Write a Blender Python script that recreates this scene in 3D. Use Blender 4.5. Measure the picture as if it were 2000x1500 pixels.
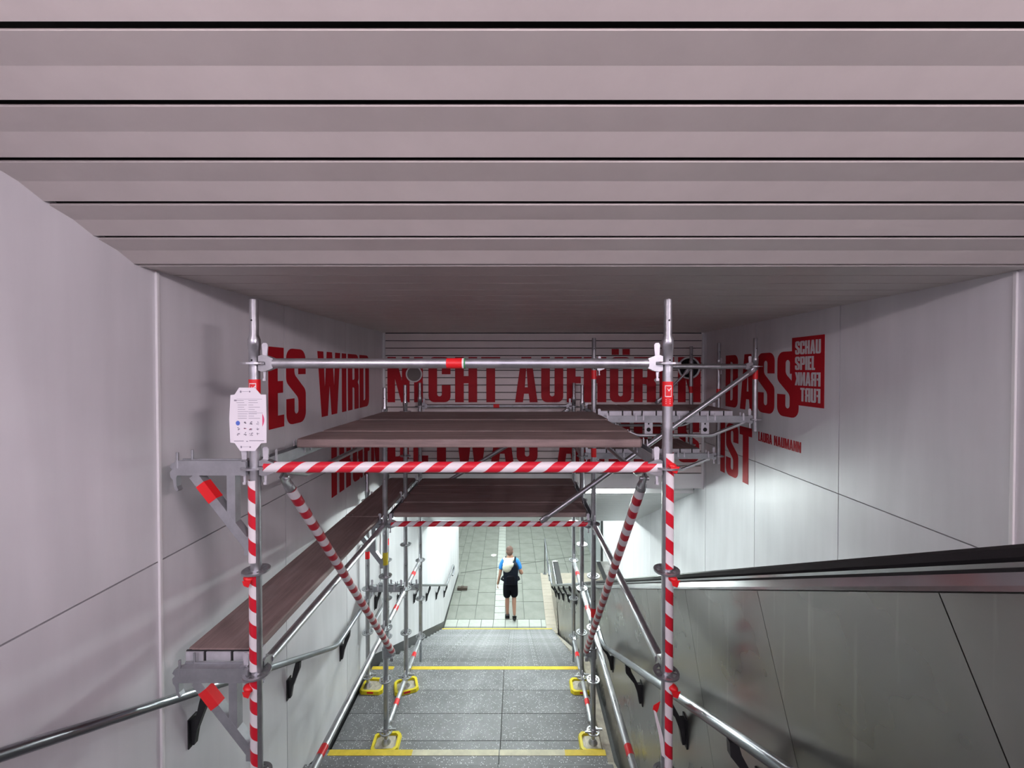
import bpy, math, random
from mathutils import Vector, Matrix
random.seed(7)
for o in list(bpy.data.objects): bpy.data.objects.remove(o)
SC = bpy.context.scene
COL = SC.collection
PI = math.pi

# ------------------------------------------------------------------ camera, world, exposure
cam = bpy.data.cameras.new('camera'); cam.sensor_width = 36.0
cam.lens = 36.0*815/2000; cam.clip_start = 0.02; cam.clip_end = 200
cam.shift_x = -12/2000; cam.shift_y = -17/2000
camo = bpy.data.objects.new('camera', cam); COL.objects.link(camo)
camo.location = (0, 0, 0); camo.rotation_euler = (math.radians(90-0.78), 0, 0)
SC.camera = camo
W = bpy.data.worlds.new('dusk_sky'); SC.world = W; W.use_nodes = True
bg = W.node_tree.nodes['Background']
bg.inputs[0].default_value = (0.76, 0.67, 0.82, 1); bg.inputs[1].default_value = 2.9
SC.view_settings.view_transform = 'Standard'; SC.view_settings.look = 'None'
SC.view_settings.gamma = 1.0; SC.view_settings.use_curve_mapping = False
SC.view_settings.exposure = 0.0
TUBE_POWER = 220.0
FILL_LAMP = 370.0
TUBE_COL = (0.90, 1.0, 0.98)

# ------------------------------------------------------------------ layout (metres; eye at the origin, stairs run down along +Y)
XL, XR = -1.78, 2.45              # side walls
YK, ZC = 1.955, 0.485             # kink and height of the slatted ceiling
SN = 0.385                        # slope of the near ceiling
YB = 5.50                         # face of the slatted lintel
ZB = -1.57                        # its lower edge
YE, ZE = 8.70, -3.17              # end of the sloping lower ceiling
L0, L1, ZL = 3.72, 5.015, -3.60   # landing
G1, R1 = 0.31, 0.163              # going and rise, upper flight
G2, R2, N2 = 0.3057, 0.16, 16       # lower flight
ZF = -6.16                        # concourse floor
YS = L1+G2*(N2-1)                 # foot of the stairs
SLOPE = R1/G1
XS = 0.914                        # steel face of the escalator
Y0, Y1, Y2, Y3 = 2.007, 3.96, 4.68, 5.38   # scaffold rows
PXL, PXR, PXO, PXW = -1.268, 0.719, 2.25, -1.70

# ------------------------------------------------------------------ materials
def nodes_of(m):
    m.use_nodes = True
    return m.node_tree.nodes, m.node_tree.links, m.node_tree.nodes['Principled BSDF']
def simple(name, col, rough=0.5, metal=0.0, noise=0.0, scale=6.0, bump=0.0, stretch=(1,1,1), spec=None, rvar=0.0, coat=0.0):
    m = bpy.data.materials.new(name); N, L, b = nodes_of(m)
    b.inputs['Base Color'].default_value = (*col, 1); b.inputs['Roughness'].default_value = rough
    b.inputs['Metallic'].default_value = metal
    if spec is not None: b.inputs['Specular IOR Level'].default_value = spec
    if coat: b.inputs['Coat Weight'].default_value = coat
    if noise or bump or rvar:
        tc = N.new('ShaderNodeTexCoord'); mp = N.new('ShaderNodeMapping')
        mp.inputs['Scale'].default_value = stretch
        nz = N.new('ShaderNodeTexNoise'); nz.inputs['Scale'].default_value = scale; nz.inputs['Detail'].default_value = 6
        nz.inputs['Roughness'].default_value = 0.65
        L.new(tc.outputs['Object'], mp.inputs[0]); L.new(mp.outputs[0], nz.inputs['Vector'])
        if noise:
            r = N.new('ShaderNodeMapRange'); r.inputs[1].default_value = .3; r.inputs[2].default_value = .7
            r.inputs[3].default_value = 1-noise; r.inputs[4].default_value = 1+noise*.6
            mx = N.new('ShaderNodeVectorMath'); mx.operation = 'SCALE'; mx.inputs[0].default_value = col
            L.new(nz.outputs[0], r.inputs[0]); L.new(r.outputs[0], mx.inputs['Scale']); L.new(mx.outputs[0], b.inputs['Base Color'])
        if rvar:
            r2 = N.new('ShaderNodeMapRange'); r2.inputs[1].default_value = .3; r2.inputs[2].default_value = .7
            r2.inputs[3].default_value = max(rough-rvar, .03); r2.inputs[4].default_value = rough+rvar
            L.new(nz.outputs[0], r2.inputs[0]); L.new(r2.outputs[0], b.inputs['Roughness'])
        if bump:
            bp = N.new('ShaderNodeBump'); bp.inputs['Strength'].default_value = bump; bp.inputs['Distance'].default_value = .004
            L.new(nz.outputs[0], bp.inputs['Height']); L.new(bp.outputs[0], b.inputs['Normal'])
    return m
def wall_mat(name, col):
    # painted panel with vertical run marks and smudges
    m = bpy.data.materials.new(name); N, L, b = nodes_of(m)
    tc = N.new('ShaderNodeTexCoord'); mp = N.new('ShaderNodeMapping'); mp.inputs['Scale'].default_value = (3, 3, .35)
    n1 = N.new('ShaderNodeTexNoise'); n1.inputs['Scale'].default_value = 2.2; n1.inputs['Detail'].default_value = 7
    n2 = N.new('ShaderNodeTexNoise'); n2.inputs['Scale'].default_value = 1.1; n2.inputs['Detail'].default_value = 4
    L.new(tc.outputs['Object'], mp.inputs[0]); L.new(mp.outputs[0], n1.inputs['Vector']); L.new(tc.outputs['Object'], n2.inputs['Vector'])
    a = N.new('ShaderNodeMath'); a.operation = 'ADD'; L.new(n1.outputs[0], a.inputs[0]); L.new(n2.outputs[0], a.inputs[1])
    r = N.new('ShaderNodeMapRange'); r.inputs[1].default_value = .7; r.inputs[2].default_value = 1.3; r.inputs[3].default_value = .88; r.inputs[4].default_value = 1.06
    L.new(a.outputs[0], r.inputs[0])
    s = N.new('ShaderNodeVectorMath'); s.operation = 'SCALE'; s.inputs[0].default_value = col; L.new(r.outputs[0], s.inputs['Scale'])
    L.new(s.outputs[0], b.inputs['Base Color']); b.inputs['Roughness'].default_value = .42
    return m
def striped(name, pitch, slant=1.0, red=(.62, .012, .03), white=(.80, .77, .78)):
    m = bpy.data.materials.new(name); N, L, b = nodes_of(m)
    tc = N.new('ShaderNodeTexCoord'); sx = N.new('ShaderNodeSeparateXYZ'); L.new(tc.outputs['UV'], sx.inputs[0])
    a = N.new('ShaderNodeMath'); a.operation = 'MULTIPLY'; a.inputs[1].default_value = slant; L.new(sx.outputs[0], a.inputs[0])
    d = N.new('ShaderNodeMath'); d.operation = 'DIVIDE'; d.inputs[1].default_value = pitch; L.new(sx.outputs[1], d.inputs[0])
    s = N.new('ShaderNodeMath'); s.operation = 'ADD'; L.new(a.outputs[0], s.inputs[0]); L.new(d.outputs[0], s.inputs[1])
    fr = N.new('ShaderNodeMath'); fr.operation = 'FRACT'; L.new(s.outputs[0], fr.inputs[0])
    g = N.new('ShaderNodeMath'); g.operation = 'GREATER_THAN'; g.inputs[1].default_value = .5; L.new(fr.outputs[0], g.inputs[0])
    nz = N.new('ShaderNodeTexNoise'); nz.inputs['Scale'].default_value = 25; L.new(tc.outputs['Object'], nz.inputs['Vector'])
    mx = N.new('ShaderNodeMix'); mx.data_type = 'RGBA'; mx.inputs[6].default_value = (*white, 1); mx.inputs[7].default_value = (*red, 1)
    L.new(g.outputs[0], mx.inputs[0]); L.new(mx.outputs[2], b.inputs['Base Color'])
    bp = N.new('ShaderNodeBump'); bp.inputs['Strength'].default_value = .25; bp.inputs['Distance'].default_value = .004
    L.new(nz.outputs[0], bp.inputs['Height']); L.new(bp.outputs[0], b.inputs['Normal'])
    b.inputs['Roughness'].default_value = .35
    return m
def granite(name, base, spark=0.5, rough=.5):
    # worn grey stone with mineral flakes, their glints painted near-white
    m = bpy.data.materials.new(name); N, L, b = nodes_of(m)
    tc = N.new('ShaderNodeTexCoord')
    n1 = N.new('ShaderNodeTexNoise'); n1.inputs['Scale'].default_value = 3.2; n1.inputs['Detail'].default_value = 8; n1.inputs['Roughness'].default_value = .7
    v = N.new('ShaderNodeTexVoronoi'); v.inputs['Scale'].default_value = 90
    n3 = N.new('ShaderNodeTexNoise'); n3.inputs['Scale'].default_value = 160; n3.inputs['Detail'].default_value = 3
    for t in (n1, v, n3): L.new(tc.outputs['Object'], t.inputs['Vector'])
    r = N.new('ShaderNodeMapRange'); r.inputs[1].default_value = .3; r.inputs[2].default_value = .72; r.inputs[3].default_value = .6; r.inputs[4].default_value = 1.25
    L.new(n1.outputs[0], r.inputs[0])
    r3 = N.new('ShaderNodeMapRange'); r3.inputs[1].default_value = .3; r3.inputs[2].default_value = .7; r3.inputs[3].default_value = .8; r3.inputs[4].default_value = 1.2
    L.new(n3.outputs[0], r3.inputs[0])
    mu = N.new('ShaderNodeMath'); mu.operation = 'MULTIPLY'; L.new(r.outputs[0], mu.inputs[0]); L.new(r3.outputs[0], mu.inputs[1])
    oi = N.new('ShaderNodeObjectInfo'); ro = N.new('ShaderNodeMapRange'); ro.inputs[3].default_value = .78; ro.inputs[4].default_value = 1.15; L.new(oi.outputs['Random'], ro.inputs[0])
    m2 = N.new('ShaderNodeMath'); m2.operation = 'MULTIPLY'; L.new(mu.outputs[0], m2.inputs[0]); L.new(ro.outputs[0], m2.inputs[1])
    s = N.new('ShaderNodeVectorMath'); s.operation = 'SCALE'; s.inputs[0].default_value = base; L.new(m2.outputs[0], s.inputs['Scale'])
    # painted flake glints: small cell cores, only some cells
    lt = N.new('ShaderNodeMath'); lt.operation = 'LESS_THAN'; lt.inputs[1].default_value = .30; L.new(v.outputs['Distance'], lt.inputs[0])
    sc = N.new('ShaderNodeSeparateColor'); L.new(v.outputs['Color'], sc.inputs[0])
    gt = N.new('ShaderNodeMath'); gt.operation = 'GREATER_THAN'; gt.inputs[1].default_value = 1-spark*.32; L.new(sc.outputs[0], gt.inputs[0])
    fl = N.new('ShaderNodeMath'); fl.operation = 'MULTIPLY'; L.new(lt.outputs[0], fl.inputs[0]); L.new(gt.outputs[0], fl.inputs[1])
    mx = N.new('ShaderNodeMix'); mx.data_type = 'RGBA'; mx.inputs[7].default_value = (.85, .88, .88, 1)
    L.new(fl.outputs[0], mx.inputs[0]); L.new(s.outputs[0], mx.inputs[6]); L.new(mx.outputs[2], b.inputs['Base Color'])
    rr = N.new('ShaderNodeMapRange'); rr.inputs[3].default_value = rough; rr.inputs[4].default_value = .15; L.new(fl.outputs[0], rr.inputs[0]); L.new(rr.outputs[0], b.inputs['Roughness'])
    return m
def emit(name, col, power):
    m = bpy.data.materials.new(name); N, L, b = nodes_of(m)
    b.inputs['Base Color'].default_value = (*col, 1); b.inputs['Emission Color'].default_value = (*col, 1); b.inputs['Emission Strength'].default_value = power
    return m
def wood(name, col):
    m = bpy.data.materials.new(name); N, L, b = nodes_of(m)
    tc = N.new('ShaderNodeTexCoord'); mp = N.new('ShaderNodeMapping'); mp.inputs['Scale'].default_value = (.6, 7, 7)
    oi = N.new('ShaderNodeObjectInfo'); ad = N.new('ShaderNodeVectorMath'); ad.operation = 'ADD'
    sc = N.new('ShaderNodeMath'); sc.operation = 'MULTIPLY'; sc.inputs[1].default_value = 40; L.new(oi.outputs['Random'], sc.inputs[0])
    L.new(tc.outputs['Object'], ad.inputs[0]); L.new(sc.outputs[0], ad.inputs[1]); L.new(ad.outputs[0], mp.inputs[0])
    n1 = N.new('ShaderNodeTexNoise'); n1.inputs['Scale'].default_value = 3; n1.inputs['Detail'].default_value = 8; n1.inputs['Roughness'].default_value = .7
    n2 = N.new('ShaderNodeTexNoise'); n2.inputs['Scale'].default_value = 5; n2.inputs['Detail'].default_value = 5
    L.new(mp.outputs[0], n1.inputs['Vector']); L.new(ad.outputs[0], n2.inputs['Vector'])
    r = N.new('ShaderNodeValToRGB'); e = r.color_ramp.elements
    e[0].position = .28; e[0].color = (col[0]*.55, col[1]*.52, col[2]*.52, 1)
    e[1].position = .75; e[1].color = (col[0]*1.35, col[1]*1.3, col[2]*1.3, 1)
    L.new(n1.outputs[0], r.inputs[0])
    r2 = N.new('ShaderNodeMapRange'); r2.inputs[1].default_value = .6; r2.inputs[2].default_value = .8; r2.inputs[3].default_value = 0; r2.inputs[4].default_value = .5
    L.new(n2.outputs[0], r2.inputs[0])
    mx = N.new('ShaderNodeMix'); mx.data_type = 'RGBA'; mx.inputs[7].default_value = (.30, .26, .25, 1)
    L.new(r2.outputs[0], mx.inputs[0]); L.new(r.outputs[0], mx.inputs[6]); L.new(mx.outputs[2], b.inputs['Base Color'])
    b.inputs['Roughness'].default_value = .6
    bp = N.new('ShaderNodeBump'); bp.inputs['Strength'].default_value = .3; bp.inputs['Distance'].default_value = .003
    L.new(n1.outputs[0], bp.inputs['Height']); L.new(bp.outputs[0], b.inputs['Normal'])
    return m
M = {}
M['wall'] = wall_mat('painted_panel', (.68, .68, .70))
M['white'] = simple('white_paint', (.74, .74, .74), .45)
M['slat'] = simple('slat_paint', (.64, .595, .565), .38, noise=.06, scale=3)
M['lintel'] = simple('lintel_slat_paint', (.74, .67, .65), .42, noise=.06, scale=3)
M['lowslat'] = simple('pale_slat_paint', (.66, .68, .67), .4)
M['black'] = simple('black_gap', (.004, .004, .004), .8)
M['dark'] = simple('anthracite_steel', (.025, .026, .028), .45, .3)
M['galv'] = simple('galvanised_steel', (.50, .51, .53), .36, .9, noise=.18, scale=14, rvar=.1)
M['galvflat'] = simple('galvanised_sheet', (.42, .44, .46), .5, .7, noise=.2, scale=10)
M['cap'] = simple('plank_end_steel', (.66, .66, .70), .45, .4, noise=.15, scale=18)
M['rail'] = simple('handrail_steel', (.25, .26, .28), .30, 1.0, noise=.15, scale=4)
def steel_mat():
    # brushed cladding with smudges and a few run marks
    m = bpy.data.materials.new('brushed_steel_cladding'); N, L, b = nodes_of(m); b.inputs['Metallic'].default_value = 1
    tc = N.new('ShaderNodeTexCoord'); mp = N.new('ShaderNodeMapping'); mp.inputs['Scale'].default_value = (1, 9, .5)
    n1 = N.new('ShaderNodeTexNoise'); n1.inputs['Scale'].default_value = 2.4; n1.inputs['Detail'].default_value = 3
    n2 = N.new('ShaderNodeTexNoise'); n2.inputs['Scale'].default_value = 3.0; n2.inputs['Detail'].default_value = 4
    L.new(tc.outputs['Object'], n1.inputs['Vector']); L.new(tc.outputs['Object'], mp.inputs[0]); L.new(mp.outputs[0], n2.inputs['Vector'])
    r = N.new('ShaderNodeMapRange'); r.inputs[1].default_value = .3; r.inputs[2].default_value = .7; r.inputs[3].default_value = .24; r.inputs[4].default_value = .38
    L.new(n1.outputs[0], r.inputs[0]); L.new(r.outputs[0], b.inputs['Roughness'])
    r2 = N.new('ShaderNodeMapRange'); r2.inputs[1].default_value = .62; r2.inputs[2].default_value = .72; r2.inputs[3].default_value = 1.0; r2.inputs[4].default_value = 1.18
    L.new(n2.outputs[0], r2.inputs[0])
    r3 = N.new('ShaderNodeMapRange'); r3.inputs[1].default_value = .35; r3.inputs[2].default_value = .65; r3.inputs[3].default_value = .88; r3.inputs[4].default_value = 1.1
    L.new(n1.outputs[0], r3.inputs[0])
    mu = N.new('ShaderNodeMath'); mu.operation = 'MULTIPLY'; L.new(r2.outputs[0], mu.inputs[0]); L.new(r3.outputs[0], mu.inputs[1])
    s = N.new('ShaderNodeVectorMath'); s.operation = 'SCALE'; s.inputs[0].default_value = (.345, .332, .315); L.new(mu.outputs[0], s.inputs['Scale'])
    L.new(s.outputs[0], b.inputs['Base Color']); return m
M['ss'] = steel_mat()
M['ssb'] = simple('bright_steel_strip', (.52, .53, .53), .25, 1.0, noise=.2, scale=3)
M['rubber'] = simple('black_rubber', (.006, .0055, .0065), .55, spec=.25)
M['wood'] = wood('brown_deck_board', (.25, .190, .176))
M['red'] = simple('red_vinyl', (.40, .004, .012), .55, spec=.3, noise=.06, scale=2)
M['logo_white'] = simple('pale_vinyl', (.60, .58, .59), .45)
M['sticker'] = simple('red_sticker', (.75, .015, .02), .35)
M['stickerw'] = simple('white_print', (.85, .80, .80), .4)
M['greenband'] = simple('green_print', (.05, .28, .10), .45)
M['ysticker'] = simple('yellow_sticker', (.62, .52, .03), .45)
M['stair'] = granite('stair_stone', (.175, .178, .185), .8)
M['stone'] = simple('concourse_slab', (.205, .215, .19), .5, noise=.2, scale=2.5)
M['tactile'] = simple('tactile_tile', (.41, .43, .395), .55, noise=.12, scale=8)
M['cream'] = simple('cream_tile', (.43, .38, .31), .5, noise=.12, scale=5)
M['joint'] = simple('joint_mortar', (.10, .105, .095), .8)
M['yellow'] = simple('yellow_paint', (.72, .54, .03), .55, noise=.18, scale=12)
M['paleyellow'] = simple('worn_pale_paint', (.62, .59, .42), .55, noise=.25, scale=9)
M['pad'] = simple('yellow_plastic', (.80, .66, .02), .4)
M['padin'] = simple('sandy_steel', (.50, .46, .38), .5, .3, noise=.3, scale=30)
M['kerb'] = simple('worn_kerb_stone', (.42, .38, .31), .7, noise=.35, scale=14, bump=.4)
M['paper'] = simple('white_tag_card', (.86, .84, .88), .4)
M['ink'] = simple('grey_ink', (.30, .28, .34), .6)
M['inkblue'] = simple('blue_ink', (.10, .18, .62), .5)
M['inkred'] = simple('red_ink', (.75, .08, .20), .5)
M['tape'] = striped('barrier_tape', .126, 1.0)
M['tapeh'] = striped('barrier_tape_ledger', .142, 1.25)
M['tapeb'] = striped('barrier_tape_brace', .128, .25, red=(.40, .014, .03), white=(.58, .56, .57))
M['tube'] = emit('fluorescent_tube', TUBE_COL, TUBE_POWER)
M['lilac'] = emit('pink_white_fill', (1.0, .85, .91), FILL_LAMP)  # glow of the added fill lamps at the stair mouth
M['skin'] = simple('skin', (.36, .19, .13), .5)
M['hair'] = simple('short_hair', (.075, .035, .024), .7)
M['shirt'] = simple('blue_cotton', (.012, .17, .50), .7)
M['navy'] = simple('navy_fabric', (.004, .006, .012), .8, spec=.2)
M['shorts'] = simple('black_fabric', (.003, .003, .006), .85, spec=.15)
M['hood'] = simple('cream_fabric', (.52, .50, .40), .8)
M['shoe'] = simple('black_shoe', (.012, .012, .013), .6)
M['street'] = simple('street_paving', (.32, .29, .30), .7, noise=.2, scale=2)
M['mesh'] = simple('grey_grille', (.16, .14, .13), .6)
M['shutter'] = simple('shutter_steel', (.42, .45, .47), .4, .5)
M['scrap'] = simple('white_scrap', (.85, .85, .83), .6)
M['brick'] = simple('brown_rubber', (.06, .045, .035), .7)

# ------------------------------------------------------------------ mesh helper
def perp(d):
    d = d.normalized(); r = Vector((0, 0, 1)) if abs(d.z) < .9 else Vector((0, 1, 0))
    e1 = d.cross(r).normalized(); return e1, d.cross(e1).normalized()
class MB:
    def __init__(s): s.v = []; s.f = []; s.sm = []; s.mi = []; s.uv = {}
    def add(s, vs, fs, smooth=False, mi=0):
        b = len(s.v); s.v += [tuple(p) for p in vs]
        for f in fs: s.f.append([i+b for i in f]); s.sm.append(smooth); s.mi.append(mi)
        return b
    def box(s, c, d, rot=None, mi=0):
        c = Vector(c); h = Vector(d)/2; P = []
        for z in (-1, 1):
            for y in (-1, 1):
                for x in (-1, 1):
                    p = Vector((x*h.x, y*h.y, z*h.z)); P.append(c+(rot @ p if rot else p))
        s.add(P, [(0,2,3,1),(4,5,7,6),(0,1,5,4),(2,6,7,3),(0,4,6,2),(1,3,7,5)], False, mi); return s
    def b2(s, a, b, mi=0):
        a = Vector(a); b = Vector(b); d = b-a
        return s.box((a+b)/2, (abs(d.x), abs(d.y), abs(d.z)), None, mi)
    def tube(s, p0, p1, r, r1=None, n=14, caps=True, mi=0):
        p0 = Vector(p0); p1 = Vector(p1); r1 = r if r1 is None else r1; e1, e2 = perp(p1-p0); P = []
        for p, q in ((p0, r), (p1, r1)):
            for k in range(n):
                a = 2*PI*k/n; P.append(p+e1*(q*math.cos(a))+e2*(q*math.sin(a)))
        s.add(P, [(k, (k+1) % n, n+(k+1) % n, n+k) for k in range(n)], True, mi)
        if caps: s.add(P, [list(range(n))[::-1], list(range(n, 2*n))], False, mi)
        return s
    def lathe(s, c, prof, n=14, mi=0):      # prof: (radius, z)
        c = Vector(c); P = []
        for r, z in prof:
            for k in range(n): a = 2*PI*k/n; P.append(c+Vector((r*math.cos(a), r*math.sin(a), z)))
        F = []
        for i in range(len(prof)-1):
            for k in range(n): F.append((i*n+k, i*n+(k+1) % n, (i+1)*n+(k+1) % n, (i+1)*n+k))
        s.add(P, F, True, mi); m = len(prof)-1
        s.add(P, [list(range(n))[::-1], list(range(m*n, m*n+n))], False, mi); return s
    def path(s, pts, r, n=12, mi=0):
        pts = [Vector(p) for p in pts]; P = []; e1 = None
        for i, p in enumerate(pts):
            t = (pts[min(i+1, len(pts)-1)]-pts[max(i-1, 0)]).normalized()
            if e1 is None: e1, e2 = perp(t)
            else:
                e1 = (e1-t*e1.dot(t)).normalized(); e2 = t.cross(e1)
            for k in range(n): a = 2*PI*k/n; P.append(p+e1*(r*math.cos(a))+e2*(r*math.sin(a)))
        F = []
        for i in range(len(pts)-1):
            for k in range(n): F.append((i*n+k, i*n+(k+1) % n, (i+1)*n+(k+1) % n, (i+1)*n+k))
        s.add(P, F, True, mi); m = len(pts)-1
        s.add(P, [list(range(n))[::-1], list(range(m*n, m*n+n))], False, mi); return s
    def prism(s, poly, mp, w0, w1, mi=0):   # polygon in (u, v), thickness along w
        n = len(poly); P = [mp(u, v, w0) for u, v in poly]+[mp(u, v, w1) for u, v in poly]
        F = [list(range(n))[::-1], list(range(n, 2*n))]+[(k, (k+1) % n, n+(k+1) % n, n+k) for k in range(n)]
        s.add(P, F, False, mi); return s
    def ring(s, c, r0, r1, h, n=20, mi=0):
        c = Vector(c); P = []
        for z in (-h/2, h/2):
            for r in (r0, r1):
                for k in range(n): a = 2*PI*k/n; P.append(c+Vector((r*math.cos(a), r*math.sin(a), z)))
        F = []
        for k in range(n):
            q = (k+1) % n
            F += [(k, q, n+q, n+k), (2*n+k, 3*n+k, 3*n+q, 2*n+q), (n+k, n+q, 3*n+q, 3*n+k), (k, 2*n+k, 2*n+q, q)]
        s.add(P, F, False, mi); return s
    def ell(s, c, r, nu=14, nv=9, mi=0, rot=None):
        c = Vector(c); P = []
        for j in range(nv+1):
            t = PI*j/nv
            for k in range(nu):
                a = 2*PI*k/nu; p = Vector((r[0]*math.sin(t)*math.cos(a), r[1]*math.sin(t)*math.sin(a), r[2]*math.cos(t)))
                P.append(c+(rot @ p if rot else p))
        F = []
        for j in range(nv):
            for k in range(nu): F.append((j*nu+k, (j+1)*nu+k, (j+1)*nu+(k+1) % nu, j*nu+(k+1) % nu))
        s.add(P, F, True, mi); return s
    def sleeve(s, p0, p1, r, a0, a1, ref, n=14, nl=1, mi=0):   # open wrap round a tube, UV = (turn, metres)
        p0 = Vector(p0); p1 = Vector(p1); d = (p1-p0); Ln = d.length; d.normalize()
        e1 = Vector(ref); e1 = (e1-d*e1.dot(d)).normalized(); e2 = d.cross(e1); P = []; U = []
        for j in range(nl+1):
            for k in range(n+1):
                a = a0+(a1-a0)*k/n; P.append(p0+d*(Ln*j/nl)+e1*(r*math.cos(a))+e2*(r*math.sin(a))); U.append((a/(2*PI), Ln*j/nl))
        F = [(j*(n+1)+k, j*(n+1)+k+1, (j+1)*(n+1)+k+1, (j+1)*(n+1)+k) for j in range(nl) for k in range(n)]
        b = s.add(P, F, True, mi)
        for i, u in enumerate(U): s.uv[b+i] = u
        return s
    def mesh(s, name, origin=(0, 0, 0)):
        o = Vector(origin); me = bpy.data.meshes.new(name)
        me.from_pydata([tuple(Vector(p)-o) for p in s.v], [], s.f)
        me.polygons.foreach_set('use_smooth', s.sm); me.polygons.foreach_set('material_index', s.mi)
        if s.uv:
            uv = me.uv_layers.new(name='UVMap')
            for l in me.loops: uv.data[l.index].uv = s.uv.get(l.vertex_index, (0, 0))
        me.update(); return me
WL = {}
def link(name, me, mats, parent=None, loc=(0, 0, 0)):
    # loc is the world position; parents are never rotated unless the child is local to them
    o = bpy.data.objects.new(name, me); COL.objects.link(o)
    if me is not None and mats is not None and len(me.materials) == 0:
        for m in (mats if isinstance(mats, (list, tuple)) else [mats]): me.materials.append(m)
    loc = Vector(loc); WL[o.name] = loc
    if parent is not None:
        o.parent = parent; o.location = loc-WL[parent.name]
    else: o.location = loc
    return o
def put(name, mb, mats, parent=None, origin=(0, 0, 0), kind=None, label=None):
    o = link(name, mb.mesh(name, origin), mats, parent, origin)
    if kind: o['kind'] = kind
    if label: o['label'] = label
    return o
def thing(name, loc, label, cat, group=None):
    o = link(name, None, None, None, loc); o.empty_display_size = .1
    o['label'] = label; o['category'] = cat
    if group: o['group'] = group
    return o
def tag(o, label, cat, group=None):
    o['label'] = label; o['category'] = cat
    if group: o['group'] = group
    return o
def structure(name, loc=(0, 0, 0), label=None):
    o = link(name, None, None, None, loc); o['kind'] = 'structure'; o.empty_display_size = .1
    if label: o['label'] = label
    return o
def bevel(o, w=.004, n=2):
    b = o.modifiers.new('bevel', 'BEVEL'); b.width = w; b.segments = n; b.limit_method = 'ANGLE'; b.angle_limit = math.radians(40); return o

# ------------------------------------------------------------------ profiles along Y
def ceil_z(y):
    if y <= YK: return ZC+SN*(YK-y)
    if y <= YB: return ZC
    if y <= YE: return ZB+(ZE-ZB)*(y-YB)/(YE-YB)
    return ZE
def stair_z(y):                            # nosing line
    if y <= L0: return ZL+SLOPE*(L0-y)
    if y <= L1: return ZL
    if y <= YS: return ZL-(R2/G2)*(y-L1)
    return ZF

# ------------------------------------------------------------------ ceiling
ceiling = structure('ceiling', (0.3, 2, ZC))
def slats(y0, z0, y1, z1, pitch, gap, mat, fold, name='slat', thick=.02, parent=ceiling, x0=XL-.05, x1=XR+.05, from_end=False):
    d = Vector((0, y1-y0, z1-z0)); Ln = d.length; d.normalize(); nrm = Vector((0, d.z, -d.y))   # points down / towards the stairs
    if nrm.z > 0 : nrm = -nrm
    n = int(round(Ln/pitch)); p = Ln/n
    for i in range(n):
        a = i*p+gap/2; b = (i+1)*p-gap/2; m = (a+b)/2
        prof = [(a, 0), (m, -fold), (b, 0), (b, -thick-.004), (m, -thick-fold), (a, -thick-.004)]
        # small rolled lip at both edges
        mb = MB(); o = Vector((0, y0, z0))+d*m
        def mp(u, v, w): return Vector((w, y0, z0))+d*u+nrm*v
        mb.prism(prof, mp, x0, x1)
        put(name, mb, mat, parent, o)
SLY0 = YK-.184*16
slats(SLY0, ceil_z(SLY0), YK-.004, ZC+.0015, .1975, .020, M['slat'], .008, thick=.006)
slats(YK+.004, ZC, YB-.002, ZC, .197, .012, M['slat'], .0015, thick=.006)
slats(YB+.30, ZB-.15, YE, ZE, .20, .006, M['lowslat'], .002)
slats(YE+.02, ZE, 18.0, ZE, .20*1.5, .006, M['lowslat'], .002, x0=-7, x1=7)
mb = MB()
mb.prism([(SLY0-.02, ceil_z(SLY0)+.03), (YK, ZC+.03), (YB, ZC+.03), (YB, ZC+.16), (YK, ZC+.16), (SLY0-.02, ceil_z(SLY0)+.16)], lambda u, v, w: Vector((w, u, v)), XL-.12, XR+.12)
mb.prism([(YB+.05, ZB+.03), (YB+.29, ZB+.03), (YB+.29, ZB-.105), (YE, ZE+.045), (18, ZE+.045), (18, ZE+.17), (YE, ZE+.17), (YB+.05, ZB+.17)], lambda u, v, w: Vector((w, u, v)), XL-.12, XR+.12)
put('backing', mb, M['black'], ceiling, (0.3, 3, ZC+.1))
mb = MB(); mb.b2((XL+.01, YB+.052, ZB+.004), (XR-.01, YB+.285, ZB+.028)); mb.b2((XL+.01, YB+.283, ZB-.150), (XR-.01, YB+.296, ZB+.02)); put('lamp_pocket', mb, M['white'], ceiling, (0.3, YB+.15, ZB))
mb = MB(); mb.b2((-7, 8.72, ZE+.05), (XL-.13, 18, ZE+.17)); mb.b2((XR+.13, 8.72, ZE+.05), (7, 18, ZE+.17))
put('backing', mb, M['black'], ceiling, (0, 13, ZE+.1))

# ------------------------------------------------------------------ lintel with narrow slats
wall_back = structure('wall_back', (0.3, YB, ZB))
zz = ZC-.012; k = 0
while zz-.097 > ZB+.12:
    mb = MB(); prof = [(0, zz), (0, zz-.089), (-.006, zz-.0915), (.012, zz-.0925), (.012, zz)]
    mb.prism([(0, zz-.0885), (-.004, zz-.086), (-.004, zz-.003), (0, zz), (.010, zz), (.010, zz-.0885)], lambda u, v, w: Vector((w, YB+.002+u, v)), XL+.03, XR-.03)
    put('slat', mb, M['lintel'], wall_back, (0.3, YB, zz-.05)); zz -= .0972; k += 1
mb = MB(); mb.b2((XL+.03, YB-.006, ZB), (XR-.03, YB+.012, zz-.002)); put('bottom_strip', mb, M['white'], wall_back, (0.3, YB, ZB+.06))
mb = MB(); mb.b2((XL, YB+.014, ZB+.004), (XR, YB+.05, ZC+.03)); put('backing', mb, M['black'], wall_back, (0.3, YB+.03, -.5))
for x in (XL, XR-.03):
    mb = MB(); mb.b2((x, YB-.012, ZB-.012), (x+.028, YB+.014, ZC)); put('edge_trim', mb, M['white'], wall_back, (x, YB, -.5))

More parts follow.
